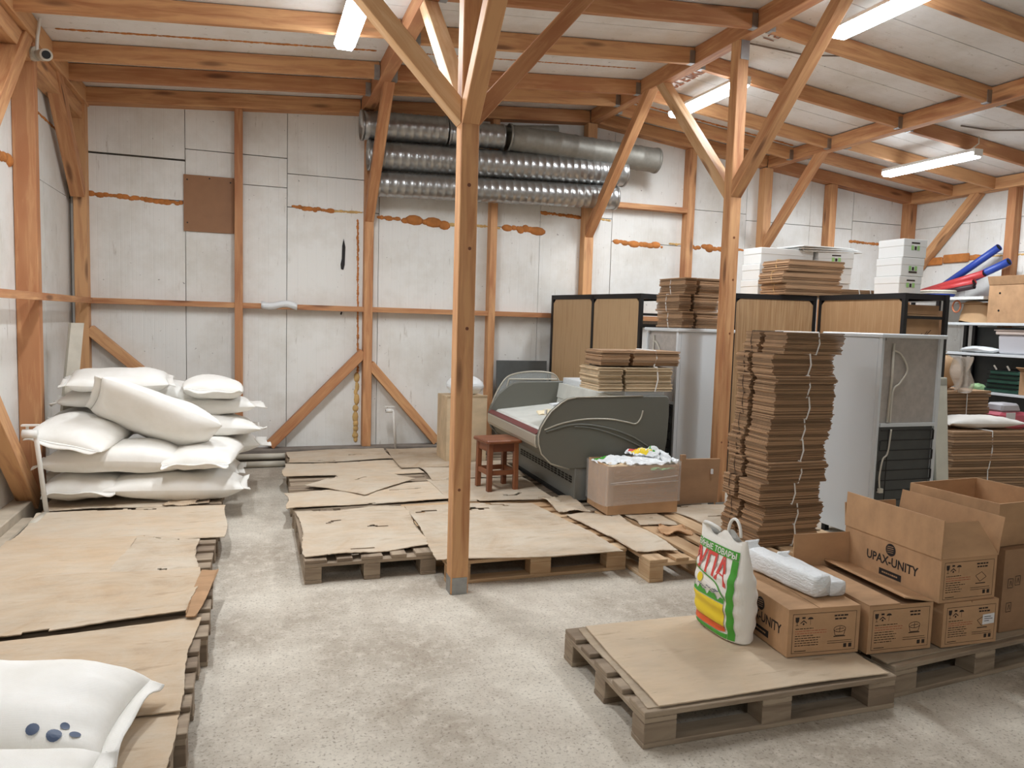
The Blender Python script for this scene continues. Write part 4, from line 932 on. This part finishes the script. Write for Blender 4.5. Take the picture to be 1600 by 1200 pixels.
def line(m, F, p, q, wd=.0012):
    d = V((q[0] - p[0], q[1] - p[1], 0)); d.normalize(); nx, ny = -d.y * wd, d.x * wd
    m.add([F(p[0] - nx, p[1] - ny, .0008), F(q[0] - nx, q[1] - ny, .0008), F(q[0] + nx, q[1] + ny, .0008), F(p[0] + nx, p[1] + ny, .0008)], [(0, 1, 2, 3)])
def side_print(G, par, a0, c0, size):
    m = MB(); wd = put_text(m, 'UPAX-UNITY', size, lambda x, y: G(a0 + x, c0 + y, .0008), .022, sx=.88); m.build('lettering', 'ink_black', par)
    cx, cy, r = a0 + wd * .47, c0 + size * 1.28, size * .50
    m = MB(); m.add([G(cx + r * math.cos(k), cy + r * math.sin(k), .0008) for k in [i * math.pi / 14 for i in range(28)]], [tuple(range(28))]); e = m.build('round_emblem', 'ink_black', par)
    m = MB()
    for i in range(4):
        y = cy - r * .5 + i * r * .32; x = (max(0, r * r - (y - cy) ** 2)) ** .5 * .75
        m.add([G(cx - x, y - .0012, .0013), G(cx + x * .8, y - .0012 + .004, .0013), G(cx + x * .8, y + .0012 + .004, .0013), G(cx - x, y + .0012, .0013)], [(0, 1, 2, 3)])
    m.build('emblem_line', 'carton', e, kind='stuff')
    m = MB(); y0 = c0 - size * .95; m.add([G(a0 + wd * .27, y0, .0008), G(a0 + wd * .70, y0, .0008), G(a0 + wd * .70, y0 + size * .52, .0008), G(a0 + wd * .27, y0 + size * .52, .0008)], [(0, 1, 2, 3)]); e = m.build('black_label', 'ink_black', par)
    m = MB(); a = a0 + wd * .33
    while a < a0 + wd * .62: m.add([G(a, y0 + size * .2, .0013), G(a + size * .16, y0 + size * .2, .0013), G(a + size * .16, y0 + size * .32, .0013), G(a, y0 + size * .32, .0013)], [(0, 1, 2, 3)]); a += size * .2
    m.build('small_print', 'carton', e, kind='stuff')
PC = 'printed cartons on the front pallets'
def printed(label, o, ex, w_, d, h, seed, drawing='bowl', text=True, sticker=False, **k):
    t, P = carton('printed_carton', label, o, ex, w_, d, h, group=PC, **k)
    end_print(lambda a, c, f: P(a, -f, c), w_, h, t, seed, drawing, sticker)
    if text: side_print(lambda a, c, f: P(-f, d - a, c), t, d * .26, h * .40, .062)
    return t, P
printed('printed carton at the front left, beside the grocery bag, with white packs on top', (2.215, 2.598, .163), (.362, -.036, 0), .362, .50, .21, 1, lid=.42)
t, P = printed('printed carton in the middle, its right lid flap lifted and rear flap upright', (2.602, 2.538, .157), (.347, -.024, 0), .348, .55, .218, 2, flaps=(('b', .17, 4, .004), ('r', .165, -80, 0)), text=False)
MB().obox(P(.085, .275, .221), (P(1, 0, 0) - P(0, 0, 0), P(0, 1, 0) - P(0, 0, 0), Z), (.083, .272, .003)).build('flap', 'carton', t)
MB().obox(P(.174, .275, .208), (P(1, 0, 0) - P(0, 0, 0), P(0, 1, 0) - P(0, 0, 0), Z), (.16, .26, .002)).build('inner_flap', 'carton_dark', t)
printed('closed printed carton with a white sticker, under the open carton', (3.0, 2.50, .157), (.322, -.014, 0), .325, .60, .203, 3, 'tray', False, True, lid=True)
printed('open printed carton on top of another, its flaps standing up', (2.97, 2.505, .368), (.335, -.006, 0), .338, .60, .205, 4, 'tray', flaps=(('l', .18, -1, 0), ('r', .18, 9, 0), ('f', .165, -32, .035), ('b', .12, 6, .0)))
t, P = carton('plain_carton', 'big plain carton at the right edge with faint handling marks, carrying an open one', (3.44, 2.56, .155), (1, .03, 0), .50, .48, .405, mat='carton_dark', lid=True)
m = MB()
F = lambda a, c, f=0: P(a, -.001, c)
for a0, c0 in ((.035, .22), (.085, .23), (.035, .10)):
    for p, q in (((0, 0), (.035, 0)), ((.035, 0), (.035, .045)), ((.035, .045), (0, .045)), ((0, .045), (0, 0)), ((.012, .01), (.02, .035)), ((.02, .035), (.028, .01))): line(m, lambda x, y, f: P(a0 + x, -.001, c0 + y), p, q, .0014)
m.build('handling_marks', 'ink', t, kind='stuff')
carton('open_carton', 'open plain carton without flaps at the right edge, above the big plain one', (3.43, 2.60, .570), (1, .06, 0), .52, .50, .215, mat='carton')

def pack(label, p0, p1, w_, h, seed):
    p0, p1 = V(p0), V(p1); d = p1 - p0; L = d.length; d.normalize(); s = V((d.y, -d.x, 0)); rnd = random.Random(seed); ph = [rnd.uniform(0, 6) for _ in range(4)]
    def fn(u, v):
        a = 2 * math.pi * u; k = min(1, (math.sin(math.pi * min(max(v, .0), 1)) * 9)) ** .5
        c, q = math.cos(a), math.sin(a); x = math.copysign(abs(c) ** .45, c) * w_ / 2; z = math.copysign(abs(q) ** .45, q) * h / 2
        wv = 1 + .014 * math.sin(26 * v + ph[0]) * math.sin(3 * a + ph[1]) + .03 * math.sin(9 * v + ph[2])
        return p0 + d * (L * v) + s * (x * k * wv) + Z * (h / 2 + z * k * wv)
    t = root('tray_pack', label, 'packaging', tuple(p0), group='white packs on the printed cartons')
    MB().grid(fn, 28, 40, True).build('trays', 'plastic_white', t, smooth=True)
    MB().grid(lambda u, v: p1 - d * .01 + s * (w_ * .8 * (u - .5)) + Z * (h * (.75 + .5 * v)) + d * (.03 * v) + s * (.01 * math.sin(8 * v)), 8, 5).build('film_tail', 'plastic_white', t, smooth=True, solid=.002)
pack('long white film-wrapped pack of foam trays lying on the front left carton', (2.46, 2.66, .381), (2.42, 3.13, .385), .115, .105, 1)
pack('shorter white pack of foam trays, right of the long one', (2.545, 2.66, .381), (2.56, 3.06, .381), .095, .07, 2)

# ------------------------------------------------------------------ grocery bag
bc = V((2.125, 2.93, .162)); eu = V((.03, -1, 0)).normalized(); nb = V((-1, -.03, 0)).normalized(); BH = .48
t = root('grocery_bag', 'white woven grocery bag with red Cyrillic lettering standing on the front pallet', 'bag', tuple(bc))
def hw(z): return .168 + .012 * math.sin(math.pi * min(1, z / .42)) + .01 * (z > .40) * (z - .40)
def hd(z):
    k = min(1, max(0, (z - .26) / .24)); return (.072 + .020 * math.sin(math.pi * min(1, z / .36))) * (1 - k ** 1.3) + .012 * k
def bag_pt(s, z, off=0.0, side=1):
    w_ = hw(z); q = max(0, 1 - abs(s / w_) ** 3.6) ** (1 / 2.2); sw = .0035 * math.sin(90 * z + 5 * s) * (z < .34)
    lean = nb * (.03 * (z / BH) ** 2) - eu * .0
    return bc + eu * (s * (1 + .0)) + nb * (side * (hd(z) * q + off + sw)) + Z * z + lean
def bag_ring(u, v):
    z = BH * v; a = 2 * math.pi * u; c, q = math.cos(a), math.sin(a)
    s = hw(z) * math.copysign(abs(c) ** .62, c) * .9999
    w_ = hw(z); qq = max(0, 1 - abs(s / w_) ** 3.6) ** (1 / 2.2); zz = z
    if v > .97: zz += .012 * math.sin(9 * s * 5) + .01 * math.sin(31 * s)
    if v == 0: qq *= .8
    sw = .0035 * math.sin(90 * z + 5 * s) * (z < .34)
    return bc + eu * s + nb * (math.copysign(1, q) * (hd(z) * qq + sw) if abs(q) > 1e-6 else 0) + Z * zz + nb * (.03 * (z / BH) ** 2)
MB().grid(bag_ring, 120, 80, True).build('body', 'sack', t, smooth=True)
def pr(nm, mat, s0, s1, f0, f1, off=.0045, n=36, m=24):
    MB().grid(lambda u, v: bag_pt(s0 + (s1 - s0) * u, f0(s0 + (s1 - s0) * u) * (1 - v) + f1(s0 + (s1 - s0) * u) * v, off), n, m).build(nm, mat, t, smooth=True)
K = lambda c: (lambda s: c)
pr('green_band', 'print_green', -.163, .150, K(.385), K(.425))
pr('green_band', 'print_green', .118, .150, K(.012), K(.383))
pr('green_band', 'print_green', -.150, .116, K(.012), lambda s: .030 + .10 * max(0, (s - .07)) )
pr('red_field', 'print_orange', -.150, .104, lambda s: .034 + .2 * max(0, s - .06), K(.066))
pr('yellow_field', 'print_yellow', -.155, .104, K(.068), K(.172))
pr('hills', 'print_green', -.155, .104, K(.176), lambda s: .198 + .009 * math.sin(70 * s) + .006 * math.sin(160 * s + 1), .0045, 60, 6)
pr('curve_line', 'print_green', -.158, .112, lambda s: .292 - .05 * ((s + .158) / .27) ** 1 - .05 * max(0, (s - .02) / .09) ** 2, lambda s: .299 - .05 * ((s + .158) / .27) - .045 * max(0, (s - .02) / .09) ** 2)
MB().add([bag_pt(-.075 + .022 * math.cos(k), .248 + .022 * math.sin(k), .0048) for k in [i * math.pi / 10 for i in range(20)]], [tuple(range(20))]).build('sun', 'print_yellow', t)
for a, z in ((-.12, .226), (-.07, .218), (-.035, .212), (.0, .224), (.045, .222), (.06, .226), (.03, .214)): MB().grid(lambda u, v: bag_pt(a + .035 * (u - .5), z + .004 * (v - .5) + .003 * math.sin(7 * u), .0048), 5, 2).build('cloud_stroke', 'print_blue', t)
def wrap(x, z, off):
    w_ = hw(z) * .999
    return bag_pt(-2 * w_ - x, z, off, -1) if x < -w_ else bag_pt(x, z, off)
m = MB(); put_text(m, 'БАКАЛЕЙНЫЕ ТОВАРЫ', .036, lambda x, y: wrap(.138 + x, .391 + y, .006), .02, 1, sx=1.0); m.build('header_lettering', 'white_plastic', t)
m = MB(); put_text(m, 'КРУПА', .135, lambda x, y: wrap(.108 + x, .283 + y - (.03 * max(0, 1 + x / .10) * (1 - y / .1)), .0045), .022, 1, sx=.86); m.build('lettering', 'print_red', t)
for so in (1, -1):
    hp = [bc + eu * (.055 + .055 * math.sin(k)) * 1 + nb * (.03 + so * .012) + Z * (.475 + .085 * (1 - abs(math.cos(k)) ** 2.2 if abs(math.cos(k)) < 1 else 0) if 0 else .475 + .075 * math.sin(k)) for k in [0]]
    pts = [bc + eu * (.09 + .045 * math.cos(k)) + nb * (.03 + so * .010) + Z * (.49 + .075 * math.sin(k)) for k in [i * math.pi / 12 for i in range(13)]]
    if so == 1: MB().tube(pts, .007, 8).build('handle', 'white_plastic', t, smooth=True)
    else: MB().tube([bc + eu * (-.06 + .06 * math.cos(k)) + nb * (.05 + .02 * math.sin(k)) + Z * (.49 + .02 * math.sin(k)) for k in [i * math.pi / 12 for i in range(13)]], .008, 8).build('handle', 'white_plastic', t, smooth=True)

# ------------------------------------------------------------------ on top of the racks
def whitebox(label, o, ex, w_, d, h, logo=0, flip=False):
    o = V(o); ex = V(ex).normalized(); ey = V((-ex.y, ex.x, 0)); t = root('white_carton', label, 'box', tuple(o), group='white cartons on the racks')
    P = lambda a, b, c: o + ex * a + ey * b + Z * c; ax = (ex, ey, Z)
    MB().obox(P(w_ / 2, d / 2, (h - .012) / 2), ax, (w_ / 2 - .003, d / 2 - .003, (h - .012) / 2)).build('body', 'white_card', t, bevel=.004)
    MB().obox(P(w_ / 2, d / 2, h - .035), ax, (w_ / 2, d / 2, .034)).build('lid', 'white_card', t, bevel=.004)
    for side in range(2):
        if not logo & (1 << side): continue
        G = (lambda a, c: P(w_ * .5 + a, -.0015, c)) if side == 0 else (lambda a, c: P(-.0015, d * .5 - a, c))
        z = h * .52 if not flip else h * .42; zb_ = h * .74 if not flip else h * .18
        def q(nm, mt, a0, c0, a1, c1): m = MB(); m.add([G(a0, c0), G(a1, c0), G(a1, c1), G(a0, c1)], [(0, 1, 2, 3)]); m.build(nm, mt, t)
        q('green_mark', 'print_pale_green', -.05, z - .02, -.02, z + .022); q('green_mark', 'print_pale_green', .02, z - .02, .05, z + .022); q('dark_mark', 'ink', -.012, z - .018, .012, z + .014); q('dark_line', 'ink', -.05, zb_, .05, zb_ + .014)
    return t
zt2 = 1.945
yb = 6.72
for i in range(3): whitebox('plain white carton, %s in the column of three right of the ridge post' % ('lowest', 'middle', 'topmost')[i], (5.06 + .01 * i, yb, zt2 + .172 * i), (1, .02, 0), .36, .30, .17)
for i in range(3): whitebox('plain white carton, %s in the second column right of the ridge post' % ('lowest', 'middle', 'topmost')[i], (5.43, yb + .01, zt2 + .172 * i), (1, .01, 0), .34, .30, .17)
for i in range(3): whitebox('white carton with green marks, %s in the column under flat white trays' % ('lowest', 'middle', 'topmost')[i], (5.79, yb - .02 * i, zt2 + .168 * i), (1, -.28, 0), .40, .30, .166, 3 if i < 2 else 1, i == 1)
for i in range(3): 
    o = MB().obox((5.98 - .05 * i, yb + .12, zt2 + .512 + .02 * i), (V((1, -.2 + .1 * i, 0)), V((.2 - .1 * i, 1, .02)), V((0, -.02, 1))), (.34, .22, .007)).build('white_tray', 'white_card', None, bevel=.003); tag(o, '%s of the three flat white trays stacked on the white cartons' % ('lowest', 'middle', 'topmost')[i], 'tray', 'flat white trays')
for i in range(3): whitebox('white carton with green marks, %s in the free-standing column at the right' % ('lowest', 'middle', 'topmost')[i], (5.63 + .012 * i, 5.42, 1.952 + .172 * i), (1, .0, 0), .27 + .006 * i, .30, .17, 1, i == 1)
bundles(make_bundle(.66, .42, .115, 12, '', .5, 0, 0, (('-X', .45, 'foam_pale'),), 21), [(5.32, 6.36, zt2, -3, 'lowest brown bundle in front of the white cartons'), (5.30, 6.37, zt2 + .117, -5, 'middle brown bundle in front of the white cartons'), (5.33, 6.36, zt2 + .234, -2, 'topmost brown bundle in front of the white cartons')], 'brown bundles on the rack')
bundles(make_bundle(.55, .36, .085, 8, '', .5, 0, 0, (('-Y', .45, 'twine_white'), ('-Y', .7, 'twine_white')), 22), [(5.97, 6.40, zt2, -4, 'single low bundle at the right of the brown bundles on the rack')], 'brown bundles on the rack')

# ------------------------------------------------------------------ shelving along the right wall and what stands there
t = root('wall_shelving', 'white metal shelving along the right wall with dark uprights', 'shelf', (8.4, 6.6, 0))
for z in (.30, .94, 1.385, 1.745): MB().box((8.12, 5.4, z - .03), (8.70, 7.12, z)).build('shelf', 'fridge_white', t, bevel=.003)
for y in (5.42, 7.08):
    for x in (8.64,): MB().box((x - .02, y - .02, 0), (x + .02, y + .02, 2.05)).build('upright', 'black_metal', t)
MB().box((8.675, 5.4, .05), (8.69, 7.12, 1.70)).build('back_panel', 'dark_panel', t)
for z in (.915, 1.355): MB().box((8.13, 5.41, z - .012), (8.66, 7.11, z)).build('shelf_beam', 'black_metal', t)
t = root('tall_shelving', 'white shelving in the right rear corner, its top board bright', 'shelf', (8.35, 7.5, 0))
MB().box((8.10, 6.56, 2.02), (8.68, 8.1, 2.055)).build('top_board', 'white_card', t)
for y in (7.2, 8.05):
    for x in (8.14, 8.64): MB().box((x - .02, y - .02, 0), (x + .02, y + .02, 2.02)).build('upright', 'black_metal', t)
MB().box((8.12, 7.2, 1.0), (8.66, 8.06, 1.03)).build('shelf', 'fridge_white', t)
for mat, a, b, r, lb in (('tube_blue', (7.7, 2.10), (6.85, 2.68), .042, 'long blue plastic tube leaning on the right wall, the steeper one'), ('tube_blue', (7.5, 2.10), (6.66, 2.49), .042, 'long blue plastic tube leaning on the right wall, the flatter one'),
                         ('tube_red', (7.85, 2.09), (6.92, 2.36), .04, 'red plastic tube lying under the two blue ones'), ('tube_red', (7.7, 2.09), (7.0, 2.25), .04, 'red plastic tube lowest of the two red ones'), ('tube_dark', (7.5, 2.085), (6.98, 2.20), .03, 'dark thin tube below the red ones')):
    i = len(lb) % 3; x = {'tube_blue': 8.60, 'tube_red': 8.48, 'tube_dark': 8.40}[mat] - (.06 if 'flatter' in lb or 'lowest' in lb else 0)
    t = root('plastic_tube', lb, 'tube', (x, a[0], a[1]), group='coloured tubes in the right corner'); MB().tube([(x, a[0], a[1] + r), (x + .05, b[0], b[1])], r, 14, caps=False).build('tube', mat, t, smooth=True, solid=.004)
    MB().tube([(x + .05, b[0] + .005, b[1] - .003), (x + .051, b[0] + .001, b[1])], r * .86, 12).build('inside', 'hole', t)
t = root('hose_coil', 'coil of blue and pale hose on the corner shelving behind the tubes', 'hose', (8.35, 7.35, 2.06))
for k in range(4): MB().tube([(8.32 + (.17 + .012 * k) * math.cos(a), 7.38 + (.17 + .012 * k) * math.sin(a), 2.075 + .022 * k) for a in [i * math.pi / 12 for i in range(24)]], .012, 8, closed=True).build('loop', 'tube_blue' if k < 2 else 'cream_frame', t, smooth=True)
# items on the shelves
t, P = carton('big_carton', 'big brown carton with two holes on the top right shelf', (8.13, 6.52, 1.747), (0, -1, 0), .62, .45, .44, lid=False, flaps=(('f', .10, 20, 0), ('b', .10, 10, 0)))
for c in (.14, .34): MB().tube([P(.14, -.001, c), P(.14, -.003, c)], .012, 10).build('hole', 'hole', t)
t = root('kraft_bag', 'crumpled kraft paper bag with an orange handle cord on the top right shelf', 'bag', (8.4, 6.8, 1.75))
MB().grid(lambda u, v: V((8.38 + (.20 - .05 * v) * math.copysign(abs(math.cos(2 * math.pi * u)) ** .6, math.cos(2 * math.pi * u)), 6.79 + (.215 - .03 * v) * math.copysign(abs(math.sin(2 * math.pi * u)) ** .6, math.sin(2 * math.pi * u)), 1.75 + .24 * v + .02 * math.sin(9 * u * 2 * math.pi / 3 + 5 * v))), 32, 10, True).build('body', 'kraft_paper', t, smooth=True)
MB().add([(8.19, 6.60, 1.975), (8.19, 6.98, 1.975), (8.57, 6.98, 1.985), (8.57, 6.60, 1.985)], [(0, 1, 2, 3)]).build('folded_top', 'kraft_paper', t, solid=.01)
MB().tube([(8.16, 6.96 + .055 * math.cos(a), 1.94 + .07 * math.sin(a)) for a in [i * math.pi / 10 for i in range(20)]], .010, 8, closed=True).build('cord_loop', 'orange_cord', t, smooth=True)
t = root('storage_bin', 'translucent plastic bin with a pinkish lid on the middle right shelf', 'bin', (8.4, 6.1, 1.39))
MB().prism([(-.17, 0), (.17, 0), (.20, .22), (-.20, .22)], (8.38, 5.75, 1.388), X, Z, Y * .66).build('tub', 'bin_body', t, bevel=.02); MB().box((8.165, 5.73, 1.61), (8.595, 6.43, 1.655)).build('lid', 'bin_lid', t, bevel=.012); MB().box((8.155, 5.72, 1.655), (8.605, 6.44, 1.668)).build('lid_rim', 'bin_lid', t, bevel=.004)
lump('white printed cloth bundle on the middle right shelf', (8.22, 6.66, 1.425), (.10, .24, .036), 'plastic_white', 12, 'cloth_bundle', amp=.12)
t = root('folding_crate', 'stack of dark green folded crates on the lower right shelf', 'crate', (8.35, 6.2, .95))
for k in range(5):
    z = .945 + .052 * k; MB().box((8.15 + .01 * (k % 2), 6.07, z), (8.6, 6.50 - .015 * k, z + .044)).build('crate', 'green_crate', t, bevel=.006)
    MB().box((8.145, 6.10, z + .044), (8.6, 6.47, z + .05)).build('rim', 'black_rubber', t)
for y in (6.2, 6.36): MB().tube([(8.15, y, 1.205), (8.13, y + .02, 1.255)], .010, 6).build('clip', 'cable', t)
carton('brown_carton', 'brown carton at the right edge on the lower right shelf', (8.13, 6.06, .942), (0, -1, 0), .35, .40, .27, flaps=(('f', .08, 60, 0),), lid=False)
lump('pale green bag lying at the left end of the lower right shelf', (8.19, 6.62, .975), (.07, .09, .045), 'green_pale', 13, 'green_bag', amp=.1)
# piles of flat cartons on the floor at the right
def pile(label, c, W_, D, H, n, rz, seed, mat='bundle_board'):
    o = make_bundle(W_, D, H, n, '', .5, 0, 0, (('-Y', .5, 'twine_white'),), seed, mat, .012); place(o, c, rad(rz), label); o['group'] = 'piles of flat cartons at the right'; return o
pile('lower half of the right cardboard pile under the white sack', (6.30, 5.20, 0), .85, .62, .40, 18, -8, 31); pile('upper half of the right cardboard pile under the white sack', (6.29, 5.18, .402), .83, .60, .34, 14, -5, 32)
pile('cardboard pile at the back right below the brown paper sacks', (6.90, 6.0, 0), .70, .6, 1.03, 30, 3, 33)
sack('white sack lying on the right cardboard pile', (6.36, 5.12, .80), .80, .34, .10, -8, 0, 0, 131, name='white_sack', group='sacks at the right', ear=(.5, 0), sag=.0)
lump('brown paper sack standing on the back right cardboard pile', (6.84, 5.92, 1.20), (.16, .14, .17), 'kraft_paper', 14, 'paper_sack', amp=.05)
carton('leaning_carton', 'open carton with a lifted flap beside the open end of the rack', (6.12, 5.62, 1.035), (1, .05, 0), .30, .30, .36, flaps=(('f', .10, 70, 0), ('b', .16, 10, .0)))
pile('cardboard pile carrying the open carton at the end of the rack', (6.28, 5.78, 0), .42, .34, 1.03, 26, 3, 36)
carton('rack_carton', 'brown carton with dark scribbles on the top shelf of the open rack end', (5.39, 5.12, 1.428), (1, 0, 0), .42, .40, .33, lid=True)
carton('flat_carton', 'low brown carton in the open rack end, above the scribbled one', (5.40, 5.14, 1.768), (1, 0, 0), .42, .4, .075, lid=True)
m = MB()
for p, q in (((5.50, 1.50), (5.56, 1.56)), ((5.55, 1.52), (5.62, 1.60)), ((5.60, 1.53), (5.68, 1.62)), ((5.66, 1.58), (5.72, 1.63)), ((5.50, 1.50), (5.66, 1.55))): line(m, lambda a, c, f: V((a, 5.1185, c)), p, q, .003)
m.build('scribble', 'ink', bpy.data.objects['rack_carton'], kind='stuff')
carton('standing_carton', 'tall brown carton standing behind the open rack end', (6.98, 6.42, 1.03), (1, .02, 0), .38, .34, .82, lid=True, mat='carton_dark')
carton('support_carton', 'brown carton under the tall one behind the open rack end', (6.96, 6.40, 0), (1, .02, 0), .42, .40, 1.02, lid=True, mat='carton_dark')
t = root('clear_bag', 'clear plastic bag with brown contents hanging over the back right pile', 'bag', (6.72, 5.62, 1.2))
MB().grid(lambda u, v: V((6.60 + .26 * u + .012 * math.sin(9 * v), 5.60 + .03 * math.sin(7 * u + 5 * v) + .02 * math.cos(13 * u), 1.38 - .35 * v + .02 * math.sin(8 * u) * v)), 20, 16).build('film', 'bag_clear', t, smooth=True, solid=.003)
t = root('liquid_canister', 'pink canister with a white label and clear shoulder behind the white sack', 'canister', (7.55, 5.75, .65))
MB().box((7.37, 5.65, .62), (7.75, 5.9, .80)).build('body', 'canister_pink', t, bevel=.03); MB().prism([(-.15, 0), (.15, 0), (.10, .09), (-.13, .09)], (7.55, 5.68, .80), X, Z, Y * .19).build('shoulder', 'bin_body', t, bevel=.02); MB().box((7.43, 5.645, .66), (7.56, 5.65, .80)).build('label_paper', 'label_white', t)
pile('cardboard pile under the pink canister', (7.55, 5.8, 0), .5, .4, .615, 20, 0, 35)
t = root('glass_door', 'grey glass door with a cream frame leaning beside the right refrigerator', 'door', (5.1, 4.6, 0))
e1, e2, o0 = V((1, -.35, 0)).normalized(), V((-.05, .06, 1)).normalized(), V((5.07, 4.66, 0))
MB().prism([(0, 0), (.30, 0), (.30, 1.20), (0, 1.20)], o0, e1, e2, V((.1, .3, 0)) * .03).build('glass', 'glass_grey', t)
for a, b, c, d in ((-.03, 0, .02, 1.24), (.26, 0, .36, 1.24), (0, 1.18, .36, 1.25), (0, 0, .36, .08)): MB().prism([(a, b), (c, b), (c, d), (a, d)], o0 - V((.01, .03, 0)), e1, e2, V((.1, .3, 0)).normalized() * .035).build('frame', 'cream_frame', t, bevel=.003)
o = MB().box((5.50, 5.075, 1.20), (5.60, 5.115, 1.40)).build('blue_packet', 'packet_blue', None, bevel=.01); tag(o, 'small blue packet on the rack shelf beside the right refrigerator', 'packet')
